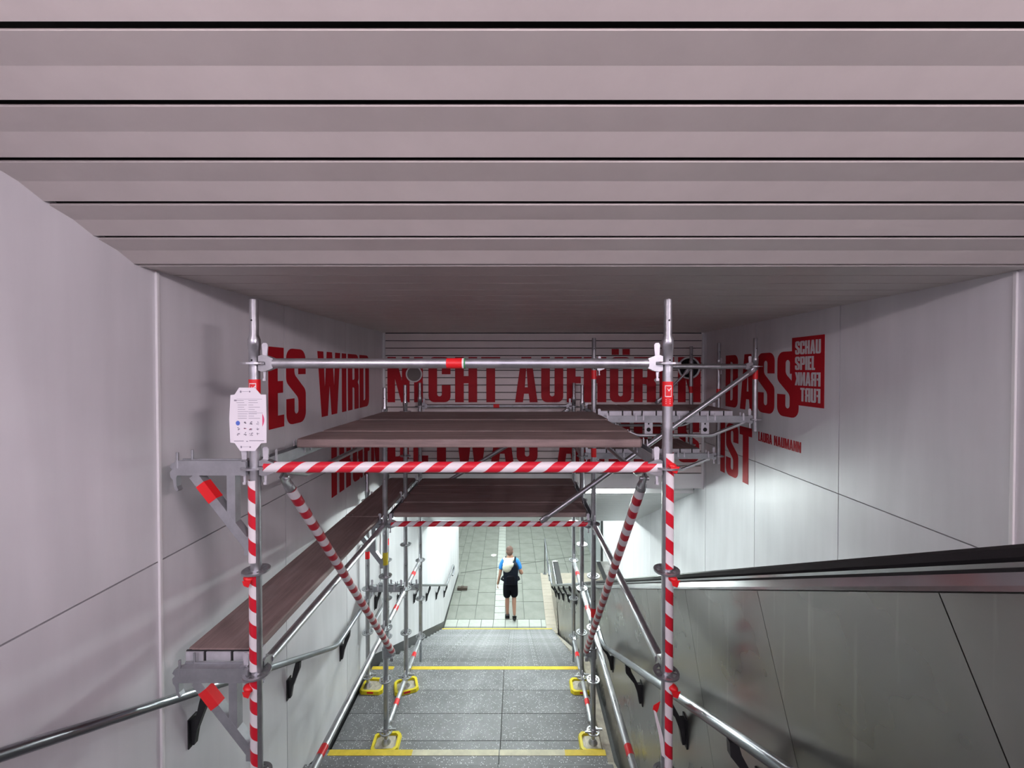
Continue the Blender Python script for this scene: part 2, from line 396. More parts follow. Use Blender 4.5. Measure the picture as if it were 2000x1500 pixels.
# ------------------------------------------------------------------ side walls of large panels
PW = 1.125; JY = [2.055+PW*k for k in range(-4, 10)]
ZJ = -.95
def wall_side(name, X, sgn, yend):
    w = structure(name, (X, 2, ZF))
    def panel(ya, yb, low):
        brk = sorted({ya, yb}|{b for b in (YK, YB, YB+.03, YE, L0, L1, YS) if ya < b < yb})
        g = .0036
        base = lambda y: max(stair_z(y)+.13, ZF+.06)
        top = [(y, ceil_z(y)+.03 if not (y > YB) else ceil_z(y)+.03) for y in brk]
        bot = [(y, base(y)) for y in brk]
        if low: top = [(y, min(t, ZJ-g)) for y, t in top]
        else: bot = [(y, max(t, ZJ+g)) for y, t in bot]
        poly = []
        for i, (y, z) in enumerate(bot): poly.append((min(max(y, ya+g), yb-g), z))
        for y, z in reversed(top): poly.append((min(max(y, ya+g), yb-g), z))
        if max(z for _, z in top)-min(z for _, z in bot) < .05: return
        if all(t[1]-b[1] < .01 for t, b in zip(top, bot)): return
        mb = MB(); mb.prism(poly, lambda u, v, q: Vector((X+sgn*q, u, v)), 0, .022)
        put('panel', mb, M['wall'], w, (X, (ya+yb)/2, (poly[0][1]+poly[-1][1])/2))
    ed = [y for y in JY if y < yend-.2]+[yend]
    for a, b in zip(ed[:-1], ed[1:]):
        if a < YB: panel(a, b, False)
        panel(a, b, True)
    mb = MB(); mb.b2((X+sgn*.024, JY[0], ZF-.1), (X+sgn*.14, yend, 2.6)); put('backing', mb, M['dark'], w, (X+sgn*.1, 4, ZF))
    mb = MB(); mb.b2((X, yend, ZF), (X+sgn*.14, yend+.03, ZE+.02)); put('end_panel', mb, M['white'], w, (X, yend, ZF+1))
    mb = MB(); mb.b2((X-sgn*.012, 2.055-.008, -3.2), (X, 2.055+.010, ceil_z(2.055)-.004)); bevel(put('cover_strip', mb, M['white'], w, (X, 2.055, -1)), .003)
    # dark skirting that follows the stairs
    pts = [(y, stair_z(y)) for y in (JY[0], L0, L1, YS, yend)]
    mb = MB(); poly = [(y, z-.35) for y, z in pts]+[(y, z+.122) for y, z in reversed(pts)]
    for (a, b) in zip(pts[:-1], pts[1:]):
        mb.prism([(a[0], a[1]-.35), (b[0], b[1]-.35), (b[0], max(b[1]+.122, ZF+.055)), (a[0], max(a[1]+.122, ZF+.055))], lambda u, v, q: Vector((X+sgn*q, u, v)), .006, .02)
    o = put('skirting', mb, M['dark'], w, (X, 4, -4)); return w
wall_left = wall_side('wall_left', XL, -1, 12.40)
wall_right = wall_side('wall_right', XR, 1, 11.95)
wall_end = structure('wall_front', (0, 18, ZF))
for i in range(12):
    mb = MB(); mb.b2((-7+i*1.166+.004, 17.9, ZF), (-7+(i+1)*1.166-.004, 18, ZE)); put('panel', mb, M['wall'], wall_end, (-7+i*1.166+.6, 17.95, ZF))
for x, s in ((-7, -1), (7, 1)):
    mb = MB(); mb.b2((x, 12.3, ZF), (x+s*.1, 18, ZE)); o = put('wall_'+('far_left' if s < 0 else 'far_right'), mb, M['wall'], None, (x, 15, ZF), 'structure')
for s, x0, y0 in ((-1, XL-.14, 12.40), (1, XR+.14, 11.95)):
    mb = MB(); mb.b2((x0, y0-.1, ZF), (s*7, y0, ZE)); put('wall_'+('return_left' if s < 0 else 'return_right'), mb, M['wall'], None, (s*4, y0, ZF), 'structure')

# ------------------------------------------------------------------ stairs and landing
stairs = structure('stairs', (-.4, 4, ZF), 'grey stone stairs running down between white wall and steel escalator side')
SX0, SX1, SXM = -1.775, .79, -.17
def slab(x0, x1, y0, y1, z, t=.30, name='tread_slab', mat=None, par=None, g=.0025):
    mb = MB(); mb.b2((x0+g, y0+g*.5, z-t), (x1-g, y1-g*.5, z)); o = put(name, mb, mat or M['stair'], par or stairs, ((x0+x1)/2, (y0+y1)/2, z))
    return o
for k in range(1, 18):                     # upper flight
    z = ZL+R1*k; y1 = L0-G1*(k-1); y0 = L0-G1*k
    for a, b in ((SX0, SXM), (SXM, SX1)): bevel(slab(a, b, y0, y1+.012, z), .005)
ys = [L0-.02, 4.0, 4.32, 4.64, L1]
for a, b in zip(ys[:-1], ys[1:]):
    for c, d in ((SX0, SXM), (SXM, SX1)): bevel(slab(c, d, a, b, ZL, name='landing_slab'), .004)
for k in range(1, N2):                     # lower flight
    z = ZL-R2*k; y0 = L1+G2*(k-1); y1 = L1+G2*k
    for a, b in ((SX0, SXM), (SXM, SX1)): bevel(slab(a, b, y0-.05, y1, z), .005)
mb = MB(); mb.b2((SX0, L0-.01, ZL-.35), (SX1, L1-.01, ZL-.02)); put('bedding', mb, M['joint'], stairs, (-.5, 4.3, ZL-.3))
# yellow marking strips
def strip(x0, x1, y0, y1, z, mat, nm='nosing_strip'):
    mb = MB(); mb.b2((x0, y0, z), (x1, y1, z+.0025)); return put(nm, mb, mat, stairs, ((x0+x1)/2, y0, z))
z1 = ZL+R1
strip(-1.70, -.95, L0-.052, L0+.006, z1, M['yellow']); strip(-.95, SXM-.004, L0-.052, L0+.006, z1, M['paleyellow'], 'worn_nosing_strip')
strip(SXM+.004, .42, L0-.052, L0+.006, z1, M['paleyellow'], 'worn_nosing_strip'); strip(.42, .785, L0-.052, L0+.006, z1, M['yellow'])
strip(-1.76, -1.50, L1-.055, L1-.003, ZL, M['yellow']); strip(-1.30, .785, L1-.055, L1-.003, ZL, M['yellow'])
strip(-1.76, .785, YS-.034, YS-.006, ZL-R2*15, M['yellow'])
# stone kerb against the escalator
mb = MB()
pk = [(-1.5, stair_z(-1.5)), (L0, ZL), (L1, ZL), (YS, ZF), (YS+.1, ZF)]
for a, b in zip(pk[:-1], pk[1:]):
    mb.prism([(a[0], a[1]-.4), (b[0], b[1]-.4), (b[0], b[1]+.055), (a[0], a[1]+.055)], lambda u, v, q: Vector((q, u, v)), SX1, .868)
put('kerb', mb, M['kerb'], stairs, (.83, 4, ZL))
mb = MB()
for a, b in zip(pk[:-1], pk[1:]):
    mb.prism([(a[0], a[1]-.4), (b[0], b[1]-.4), (b[0], b[1]+.02), (a[0], a[1]+.02)], lambda u, v, q: Vector((q, u, v)), .868, XS-.001)
put('gutter', mb, M['dark'], stairs, (.89, 4, ZL))

# ------------------------------------------------------------------ concourse floor
floor = structure('floor', (0, 13, ZF))
mb = MB(); mb.b2((-7, YS-.3, ZF-.15), (7, 18, ZF-.012)); put('mortar_bed', mb, M['joint'], floor, (0, 13, ZF-.1))
def fslab(x0, x1, y0, y1, sk, mat, name='slab', g=.007, dz=0):
    s = lambda x, y: x+sk*(y-10.3)
    mb = MB(); P = [(s(x0, y0)+g, y0+g), (s(x1, y0)-g, y0+g), (s(x1, y1)-g, y1-g), (s(x0, y1)+g, y1-g)]
    mb.prism(P, lambda u, v, w: Vector((u, v, w)), ZF-.012, ZF+dz); put(name, mb, mat, floor, ((x0+x1)/2, (y0+y1)/2, ZF))
SK = -.024; TX0, TX1 = -.600, -.322
for i in range(9):
    fslab(-1.775+i*.292, -1.775+(i+1)*.292, YS, YS+.31, 0, M['stone'], 'slab'); fslab(-1.775+i*.292, -1.775+(i+1)*.292, YS+.31, YS+.61, 0, M['tactile'], 'tactile_tile')
YT = YS+.61; yy = YT; j = 0
while yy < 17.6:
    fslab(TX0, TX1, yy, min(yy+.28, 17.9), SK, M['tactile'], 'tactile_tile', .008); yy += .28
cw = .475
def column(x0, x1, ya, yb, seed):
    r = random.Random(seed); y = ya
    while y < yb-.05:
        h = r.choice((.62, .78, .95)); e = min(y+h, yb)
        if yb-e < .25: e = yb
        fslab(x0, x1, y, e, SK, M['stone'], 'slab', .007, r.uniform(-.0015, .0015)); y = e
for i in range(1, 14):
    x1 = TX0-(i-1)*cw; x0 = TX0-i*cw; ya = YT
    if i == 3: x0 = -1.78
    if x0 < XL: ya = 12.42
    if i == 3: ya = YT
    column(x0, x1, ya, 17.9, i)
column(TX0-3*cw, -1.78, 12.42, 17.9, 77)
for i in range(12):
    x0 = TX1+i*cw; x1 = x0+cw; ya = YT
    if x0 > .55: ya = 12.53
    elif x1 > .60: column(x0, .74, YT, 12.53, 60+i); ya = 12.53
    column(x0, x1, ya, 17.9, 40+i)
# cream tiled plinth beside the escalator foot
for i in range(9):
    y0 = YS+.02+i*.32
    fslab(.668, .925, y0, y0+.32, 0, M['cream'], 'cream_tile', .003, .03)
for i in range(9):
    y0 = YS+.02+i*.32
    if y0 > 11.2: fslab(.93, 2.42, y0, y0+.32, 0, M['cream'], 'cream_tile', .003, .03)
mb = MB(); mb.prism([(-1.74, 12.55), (-1.74, 12.585), (3.4, 14.18), (3.4, 14.145)], lambda u, v, w: Vector((u, v, w)), ZF-.001, ZF+.0035)
put('expansion_joint', mb, M['joint'], floor, (0, 13, ZF))
# street outside, behind the viewer
mb = MB(); ZT = ZL+R1*17; mb.b2((-9, -14, ZT-.2), (9, L0-G1*17-.003, ZT)); put('floor_street', mb, M['street'], None, (0, -6, ZT), 'structure')

# ------------------------------------------------------------------ lettering
def fillet(pts):
    out = []; n = len(pts)
    for i, p in enumerate(pts):
        r = p[2] if len(p) > 2 else 0; P = Vector((p[0], p[1])); A = Vector(pts[i-1][:2]); B = Vector(pts[(i+1) % n][:2])
        if not r: out.append(P); continue
        da = (A-P); db = (B-P); la, lb = da.length, db.length; da.normalize(); db.normalize()
        ang = math.acos(max(-1, min(1, da.dot(db)))); t = min(r/math.tan(ang/2), la*.49, lb*.49); rr = t*math.tan(ang/2)
        c = P+(da+db).normalized()*(rr/math.sin(ang/2)); s = P+da*t; e = P+db*t
        v0 = s-c; v1 = e-c; a0 = math.atan2(v0.y, v0.x); a1 = math.atan2(v1.y, v1.x); d = (a1-a0+PI) % (2*PI)-PI
        for k in range(6): a = a0+d*k/5; out.append(c+Vector((math.cos(a), math.sin(a)))*rr)
    return out
w, s = .483, .19
GL = {}
GL['I'] = (.195, [[(0,0),(.195,0),(.195,1),(0,1)]])
GL['N'] = (w, [[(0,0),(.165,0),(.165,.52),(.30,0),(w,0),(w,1),(.318,1),(.318,.48),(.183,1),(0,1)]])
GL['H'] = (w, [[(0,0),(s,0),(s,.42),(w-s,.42),(w-s,0),(w,0),(w,1),(w-s,1),(w-s,.58),(s,.58),(s,1),(0,1)]])
GL['C'] = (w, [[(w,.38),(w,0,.13),(0,0,.13),(0,1,.13),(w,1,.13),(w,.62),(w-s,.62),(w-s,.87,.05),(s,.87,.05),(s,.13,.05),(w-s,.13,.05),(w-s,.38)][::-1]])
GL['U'] = (w, [[(0,1),(0,0,.13),(w,0,.13),(w,1),(w-s,1),(w-s,.13,.05),(s,.13,.05),(s,1)]])
GL['O'] = (w, [[(0,0,.13),(w,0,.13),(w,1,.13),(0,1,.13)], [(s,.13,.05),(w-s,.13,.05),(w-s,.87,.05),(s,.87,.05)]])
GL['Ö'] = (w, GL['O'][1]+[[(.04,1.05),(.20,1.05),(.20,1.18),(.04,1.18)], [(w-.20,1.05),(w-.04,1.05),(w-.04,1.18),(w-.20,1.18)]])
GL['D'] = (w, [[(0,0),(w,0,.13),(w,1,.13),(0,1)], [(s,.13),(w-s,.13,.05),(w-s,.87,.05),(s,.87)]])
GL['R'] = (w, [[(0,0),(s,0),(s,.40),(w-s-.01,.40,.04),(w-s-.01,0),(w,0),(w,.43,.06),(w-.05,.49,.02),(w,.55,.06),(w,1,.13),(0,1)], [(s,.54),(w-s,.54,.04),(w-s,.87,.05),(s,.87)]])
GL['P'] = (w, [[(0,0),(s,0),(s,.38),(w,.38,.12),(w,1,.12),(0,1)], [(s,.52),(w-s,.52,.04),(w-s,.87,.04),(s,.87)]])
GL['A'] = (w+.005, [[(0,0),(.17,0),(.195,.19),(.293,.19),(.318,0),(.488,0),(.35,1),(.138,1)], [(.212,.33),(.276,.33),(.244,.80)]])
GL['S'] = (w, [[(w-s,.66),(w,.66),(w,1,.14),(0,1,.14),(0,.56,.12),(w-s,.34,.1),(w-s,.13,.05),(s,.13,.05),(s,.34),(0,.34),(0,0,.14),(w,0,.14),(w,.44,.12),(s,.66,.1),(s,.87,.05),(w-s,.87,.05)]])
GL['W'] = (.75, [[(0,1),(.12,0),(.31,0),(.375,.5),(.44,0),(.63,0),(.75,1),(.575,1),(.53,.42),(.46,1),(.29,1),(.22,.42),(.175,1)]])
GL['E'] = (.325, [[(0,0),(.325,0),(.325,.15),(s,.15),(s,.43),(.305,.43),(.305,.58),(s,.58),(s,.85),(.325,.85),(.325,1),(0,1)]])
GL['F'] = (.325, [[(0,0),(s,0),(s,.42),(.305,.42),(.305,.57),(s,.57),(s,.85),(.325,.85),(.325,1),(0,1)]])
GL['L'] = (.31, [[(0,0),(.31,0),(.31,.15),(s,.15),(s,1),(0,1)]])
GL['T'] = (.42, [[(0,1),(0,.85),(.1125,.85),(.1125,0),(.3075,0),(.3075,.85),(.42,.85),(.42,1)]])
GL['G'] = (w, [[(.26,.52),(w,.52),(w,0),(w-.1,0),(w-.12,.05),(.30,0,.04),(0,0,.13),(0,1,.13),(w,1,.13),(w,.64),(w-s,.64),(w-s,.87,.05),(s,.87,.05),(s,.13,.05),(w-s,.13,.05),(w-s,.38),(.26,.38)]])
GL['K'] = (.5, [[(0,0),(s,0),(s,.38),(.30,0),(.5,0),(.345,.52),(.49,1),(.295,1),(s,.62),(s,1),(0,1)]])
GL['M'] = (.62, [[(0,0),(.16,0),(.16,.6),(.25,0),(.37,0),(.46,.6),(.46,0),(.62,0),(.62,1),(.40,1),(.31,.42),(.22,1),(0,1)]])
def glyph_mesh(items, basis, org, t, name):
    # items: (letter, u0, u1, v0, v1, mirrored); flat outlines filled, then given the thickness t
    cu = bpy.data.curves.new(name, 'CURVE'); cu.dimensions = '2D'; cu.fill_mode = 'BOTH'; cu.extrude = t/2
    for ch, u0, u1, v0, v1, mir in items:
        gw, loops = GL[ch]
        for lp in loops:
            pts = fillet(lp); sp = cu.splines.new('POLY'); sp.points.add(len(pts)-1); sp.use_cyclic_u = True
            for i, p in enumerate(pts):
                x = p.x/gw; x = 1-x if mir else x
                sp.points[i].co = (u0+(u1-u0)*x, v0+(v1-v0)*p.y, 0, 1)
    o = bpy.data.objects.new(name, cu); COL.objects.link(o); bpy.context.view_layer.update()
    me = bpy.data.meshes.new_from_object(o.evaluated_get(bpy.context.evaluated_depsgraph_get()))
    bpy.data.objects.remove(o); bpy.data.curves.remove(cu); me.name = name; me.materials.clear()
    uu, vv, nn = [Vector(b) for b in basis]; org = Vector(org)
    cen = sum((v.co for v in me.vertices), Vector())/len(me.vertices); c3 = org+uu*cen.x+vv*cen.y
    for v in me.vertices: c = v.co.copy(); v.co = org+uu*c.x+vv*c.y+nn*(c.z+t/2)-c3
    return me, c3
BL = ((0, 1, 0), (0, 0, 1), (1, 0, 0)); BR = ((0, -1, 0), (0, 0, 1), (-1, 0, 0)); BC = ((1, 0, 0), (0, 0, 1), (0, -1, 0))
def letters(txt, basis, org, v0, v1, parent, t=.0025):
    for ch, a, b in txt:
        me, c = glyph_mesh([(ch, a, b, v0, v1, False)], basis, org, t, 'letter')
        link('letter', me, M['red'], parent, c)
TV = (-.43, .165); TW = (-1.225, -.62)
letters([('E',2.97,3.165),('S',3.20,3.49),('W',3.70,4.17),('I',4.21,4.315),('R',4.36,4.65),('D',4.68,4.97)], BL, (XL+.0005,0,0), *TV, wall_left)
letters([('I',3.965,4.08),('R',4.14,4.42),('G',4.48,4.76),('E',4.81,4.99),('N',5.04,5.32)], BL, (XL+.0005,0,0), *TW, wall_left)
cx = lambda px: (px-1012)*YB/815
letters([(c, cx(a), cx(b)) for c, a, b in (('N',757,800),('I',809,826),('C',837,880),('H',889,932),('T',940,977),('A',1006,1050),('U',1057,1100),('F',1107,1136),('H',1140,1184),('Ö',1191,1233),('R',1238,1281),('E',1288,1316),('N',1324,1368))], BC, (0,YB-.005,0), *TV, wall_back)
letters([(c, cx(a), cx(b)) for c, a, b in (('D',755,798),('E',807,836),('T',843,881),('W',888,953),('A',959,1003),('S',1009,1050),('A',1089,1132),('N',1139,1181),('D',1189,1230),('E',1238,1267),('R',1274,1316),('S',1324,1366))], BC, (0,YB-.005,0), *TW, wall_back)
letters([('D',-4.92,-4.65),('A',-4.60,-4.30),('S',-4.27,-3.985),('S',-3.94,-3.64)], BR, (XR-.0005,0,0), *TV, wall_right)
letters([('I',-5.035,-4.93),('S',-4.90,-4.63),('T',-4.60,-4.36)], BR, (XR-.0005,0,0), *TW, wall_right)
mb = MB(); mb.b2((XR-.0045, 3.336, -.311), (XR-.0005, 3.73, .282)); put('logo_block', mb, M['red'], wall_right, (XR, 3.53, 0))
def row(txt, a, b, v0, v1, mir=False, sp=.13):
    ws = [GL[c][0] for c in txt]; gap = sp*.4; tot = sum(ws)+gap*(len(txt)-1); k = (b-a)/tot; u = a; it = []
    seq = list(zip(txt, ws)); seq = seq[::-1] if mir else seq
    for c, ww in seq: it.append((c, u, u+ww*k, v0, v1, mir)); u += (ww+gap)*k
    return it
it = row('SCHAU', -3.684, -3.374, .132, .248)+row('SPIEL', -3.684, -3.438, -.003, .113)+row('FRANK', -3.684, -3.374, -.138, -.023, True)+row('FURT', -3.612, -3.374, -.274, -.157, True)
me, c = glyph_mesh(it, BR, (XR-.0045, 0, 0), .002, 'logo_lettering'); link('logo_lettering', me, M['logo_white'], wall_right, c)
it = row('LAURA', -4.244, -4.018, -.724, -.630)+row('NAUMANN', -3.984, -3.604, -.724, -.630)
me, c = glyph_mesh(it, BR, (XR-.0005, 0, 0), .002, 'name_lettering'); link('name_lettering', me, M['red'], wall_right, c)

# ------------------------------------------------------------------ round fittings on the lintel
def fitting(px, z, r, mat, label, name):
    t = thing(name, (px, YB-.006, z), label, 'speaker'); Rm = Matrix.Rotation(PI/2, 3, 'X')
    mb = MB(); n = 28; P = []
    for y, q in ((0, r), (-.012, r), (-.016, r*.96), (-.012, r*.86), (0, r*.84)):
        for k in range(n): a = 2*PI*k/n; P.append(Vector((px+q*math.cos(a), YB-.006+y, z+q*math.sin(a))))
    mb.add(P, [(i*n+k, i*n+(k+1) % n, (i+1)*n+(k+1) % n, (i+1)*n+k) for i in range(4) for k in range(n)], True); put('rim', mb, M['white'], t, (px, YB-.006, z))
    mb = MB(); mb.tube((px, YB-.003, z), (px, YB-.010, z), r*.86, n=28); put('grille', mb, mat, t, (px, YB-.006, z))
fitting(cx(809), -.06, .108, M['mesh'], 'small round grey speaker with white rim over the second word', 'round_speaker')
fitting(cx(1345), .022, .148, M['black'], 'large dark round speaker opening at right end of slatted lintel', 'speaker_opening')

# ------------------------------------------------------------------ fluorescent lamps under the lower ceiling
def lamp(xc, y, z, slope, L, label, grp='fluorescent lamps under the lower ceiling'):
    t = thing('fluorescent_lamp', (xc, y, z), label, 'lamp', grp)
    mb = MB(); mb.b2((xc-L/2-.03, y-.045, z-.045), (xc+L/2+.03, y+.045, z)); bevel(put('housing', mb, M['white'], t, (xc, y, z)), .006)
    mb = MB(); mb.tube((xc-L/2, y, z-.075), (xc+L/2, y, z-.075), .026, n=12); put('light_tube', mb, M['tube'], t, (xc, y, z-.075))
    for q in (-1, 1):
        mb = MB(); mb.b2((xc+q*(L/2+.004)-.012, y-.03, z-.105), (xc+q*(L/2+.004)+.012, y+.03, z-.04)); put('end_cap', mb, M['white'], t, (xc+q*L/2, y, z-.07))
lz = lambda y: ceil_z(y)-.035
lamp(1.02, 5.68, ZB-.006, 0, 1.2, 'fluorescent lamp just behind the slatted lintel on the right', None)
lamp(-.5, 5.68, ZB-.006, 0, 1.2, 'fluorescent lamp just behind the slatted lintel on the left', None)
for y, a in ((9.4, 'foot of the stairs'), (11.4, 'wall ends'), (14.6, 'expansion joint in the floor')):
    for x, b in ((-.9, 'left'), (1.1, 'right')): lamp(x, y, ZE-.004, 0, 1.2, 'fluorescent lamp on the flat ceiling above the %s, %s one' % (a, b))
for x, b in ((-4.2, 'left'), (4.4, 'right')): lamp(x, 14.2, ZE-.004, 0, 1.2, 'fluorescent lamp on the concourse ceiling in the side arm to the %s' % b)

# added fill lamps behind the viewer, lighting the near ceiling and walls
WZ = .90
for X, sg, nm, ya in ((XL, 1, 'left', -1.0), (XR, -1, 'right', -1.65)):
    t = thing('wall_lamp', (X, (ya-.35)/2, WZ), 'added unseen fill lamp, long and pinkish, at the top of the stairs on the %s wall' % nm, 'lamp')
    mb = MB(); mb.b2((X, ya, WZ-.06), (X+sg*.05, -.35, WZ+.06)); bevel(put('housing', mb, M['white'], t, (X, ya, WZ)), .008)
    mb = MB(); mb.tube((X+sg*.085, ya+.05, WZ), (X+sg*.085, -.4, WZ), .03, n=12); put('light_tube', mb, M['lilac'], t, (X+sg*.08, ya, WZ))
    for y in (ya+.04, -.39): mb = MB(); mb.b2((X+sg*.04, y-.012, WZ-.04), (X+sg*.115, y+.012, WZ+.04)); put('end_cap', mb, M['white'], t, (X, y, WZ))

# ------------------------------------------------------------------ handrails
def bracket(parent, X, y, z, sgn, wall):
    # dark swept plate from the wall plate up to the underside of the rail
    d = abs(X-wall); mp = lambda u, v, q: Vector((wall-sgn*u, y+q, z+v))
    mb = MB(); mb.prism([(0, -.16), (.008, -.30), (.022, -.30), (.036, -.22), (.062, -.15), (d+.012, -.075), (d+.016, -.022), (d-.016, -.022), (d-.03, -.07), (.03, -.16)], mp, -.013, .013)
    mb.b2((wall-sgn*.007, y-.03, z-.31), (wall, y+.03, z-.15)); put('bracket', mb, M['dark'], parent, (wall, y, z))
def handrail(X, h1, zl, sgn, wall, ys_, label, ytop, yl0, yl1, hook):
    t = thing('handrail', (X, 4, zl), label, 'handrail')
    pts = []
    def seg(a, b, n): 
        for k in range(n): pts.append(Vector(a).lerp(Vector(b), k/n))
    zt = zl+SLOPE*(yl0-ytop); A = (X, ytop, zt); B = (X, yl0, zl); C_ = (X, yl1, zl); yf = YS+.25; D = (X, yf, zl-(R2/G2)*(yf-yl1)); E = (X, yf+.75, D[2])
    P = [Vector(p) for p in (A, B, C_, D, E)]
    if hook: P.append(Vector((X, yf+1.0, D[2]+.0)))
    out = [P[0]]
    for i in range(1, len(P)-1):
        a, p, b = P[i-1], P[i], P[i+1]; da = (a-p).normalized(); db = (b-p).normalized()
        for k in range(6): q = k/5; s0 = p+da*.12; e0 = p+db*.12; out.append(s0.lerp(p, q).lerp(p.lerp(e0, q), q))
    out.append(P[-1])
    mb = MB(); mb.path(out, .0215, 14); put('rail', mb, M['rail'], t, (X, 4, zl))
    if hook:
        e = P[-1]; mb = MB(); c = [e+Vector((0, .0, 0))]+[e+Vector((0, .10*math.sin(a), -.10+.10*math.cos(a))) for a in [PI*k/6 for k in range(1, 7)]]+[e+Vector((0, -.12, -.2))]
        mb.path(c, .0215, 12); put('rail_return', mb, M['rail'], t, e)
    for y in ys_:
        if y < yl0: z = zl+SLOPE*(yl0-y)
        elif y < yl1: z = zl
        elif y < yf: z = zl-(R2/G2)*(y-yl1)
        else: z = D[2]
        bracket(t, X, y, z, sgn, wall)
handrail(-1.70, 0, -2.60, -1, XL, [.35, 1.3, 2.25, 3.2, 4.15, 5.15, 6.1, 7.05, 8.0, 8.95, 9.9], 'grey steel handrail on dark brackets along the left white wall', -1.2, 3.89, 5.02, True)
handrail(.805, 0, -2.60, 1, XS, [.6, 1.55, 2.25, 3.05, 4.0, 5.6, 6.5, 7.4, 8.3, 9.2, 9.9], 'shiny steel handrail on dark brackets along the escalator cladding', -1.2, 3.89, 5.02, True)

# ------------------------------------------------------------------ escalator
esc = thing('escalator', (1.6, 10, ZF), 'steel clad escalator with black handrail belt running along the right white wall', 'escalator')
EY = 9.95                                  # where the incline flattens
def eh(y): return -SLOPE*y if y < EY else -SLOPE*EY
du = Vector((0, 1, -SLOPE)).normalized(); dn = Vector((0, SLOPE, 1)).normalized()
# face panels with joints square to the incline
jy = [2.27+.685*k for k in range(-5, 12)]
for a, b in zip(jy[:-1], jy[1:]):
    ta = Vector((0, a, eh(a)-.012)); tb = Vector((0, b, eh(b)-.012)); g = .0016
    H = 1.95
    P = [ta+du*g, tb-du*g, tb-du*g-dn*H, ta+du*g-dn*H]
    mb = MB(); mb.prism([(p.y, p.z) for p in P], lambda u, v, q: Vector((q, u, v)), XS, XS+.012)
    put('side_panel', mb, M['ss'], esc, (XS, (a+b)/2, eh((a+b)/2)-.6))
b = jy[-1]; tb = Vector((0, b, eh(b)-.012))
mb = MB(); mb.prism([(tb.y+.001, tb.z), (EY, eh(EY)-.012), (11.25, eh(EY)-.012), (11.25, ZF), (tb.y-1.0, ZF), ((tb-dn*1.95).y+.002, (tb-dn*1.95).z)], lambda u, v, q: Vector((q, u, v)), XS, XS+.012); put('foot_panel', mb, M['ss'], esc, (XS, 10.5, ZF+.5))
def along(prof, name, mat, y1=11.25, parent=esc, y0=-1.2):
    # cross-section (x, h) swept along the incline, then along the level foot
    mb = MB(); n = len(prof); st = [(y0, 0), (EY, 0), (y1, 0)]; P = []
    for y, _ in st: P += [Vector((x, y, eh(y)+h)) for x, h in prof]
    F = [(i*n+k, i*n+(k+1) % n, (i+1)*n+(k+1) % n, (i+1)*n+k) for i in range(len(st)-1) for k in range(n)]
    F += [list(range(n))[::-1], list(range((len(st)-1)*n, len(st)*n))]
    mb.add(P, F, False); return put(name, mb, mat, parent, ((prof[0][0]), 5, eh(5)))
along([(XS-.004, -.008), (XS-.002, .003), (.930, .029), (.942, .029), (XS+.012, -.008)], 'deck_strip', M['ssb'])
along([(.937, .026), (.937, .038), (.990, .038), (.990, .026)], 'black_gap_strip', M['rubber'])
along([(.951, .036), (.951, .051), (1.065, .051), (1.065, .036)], 'handrail_guide', M['ssb'])
along([(.950, .049), (.944, .058), (.948, .076), (.962, .084), (1.06, .084), (1.074, .076), (1.078, .058), (1.072, .049)], 'handrail_belt', M['rubber'], 11.1)
mb = MB(); c0 = Vector((1.011, 11.1, eh(EY)+.066-.13)); n = 10; P = []; prof = [(-.058, .017), (-.046, .018), (.046, .018), (.058, .017), (.058, -.017), (-.058, -.017)]
for k in range(n+1):
    a = PI/2-PI*k/n
    for x, r in prof: P.append(c0+Vector((x, (.13+r)*math.cos(a), (.13+r)*math.sin(a))))
q = len(prof); mb.add(P, [(i*q+k, i*q+(k+1) % q, (i+1)*q+(k+1) % q, (i+1)*q+k) for i in range(n) for k in range(q)], False); put('handrail_loop', mb, M['rubber'], esc, c0)
mb = MB(); mb.tube((.985, 11.1, c0.z), (1.05, 11.1, c0.z), .112, n=24); mb.b2((.985, 10.6, ZF), (1.05, 11.2, c0.z)); put('newel', mb, M['ssb'], esc, c0)
along([(1.07, -.9), (1.07, .03), (1.085, .03), (1.085, -.9)], 'inner_panel', M['ss'])
along([(1.09, -.90), (1.09, -.86), (2.09, -.86), (2.09, -.90)], 'step_band', M['dark'])
along([(2.10, -.9), (2.10, .03), (2.115, .03), (2.115, -.9)], 'inner_panel', M['ss'])
along([(2.115, -.9), (2.115, .03), (2.43, .03), (2.43, -.9)], 'far_deck', M['ss'])
along([(2.10, .056), (2.10, .091), (2.20, .091), (2.20, .056)], 'handrail_belt', M['rubber'], 11.1)
along([(2.11, .028), (2.11, .058), (2.19, .058), (2.19, .028)], 'handrail_guide', M['ssb'])

# safety rail posts by the escalator foot
t = thing('barrier_rail', (.80, 12.3, ZF+.03), 'thin steel barrier rail with upright post on cream tiles', 'railing')
mb = MB(); mb.path([(.80, 12.45, ZF+.03), (.80, 12.45, ZF+1.02), (.80, 12.40, ZF+1.10), (.84, 11.3, ZF+.55), (.85, 11.2, ZF+.45)], .02, 10); put('rail', mb, M['rail'], t, (.8, 12.3, ZF+.5))
mb = MB(); mb.tube((.80, 12.45, ZF+.03), (.80, 12.45, ZF+.04), .06); put('foot_plate', mb, M['rail'], t, (.8, 12.45, ZF+.03))
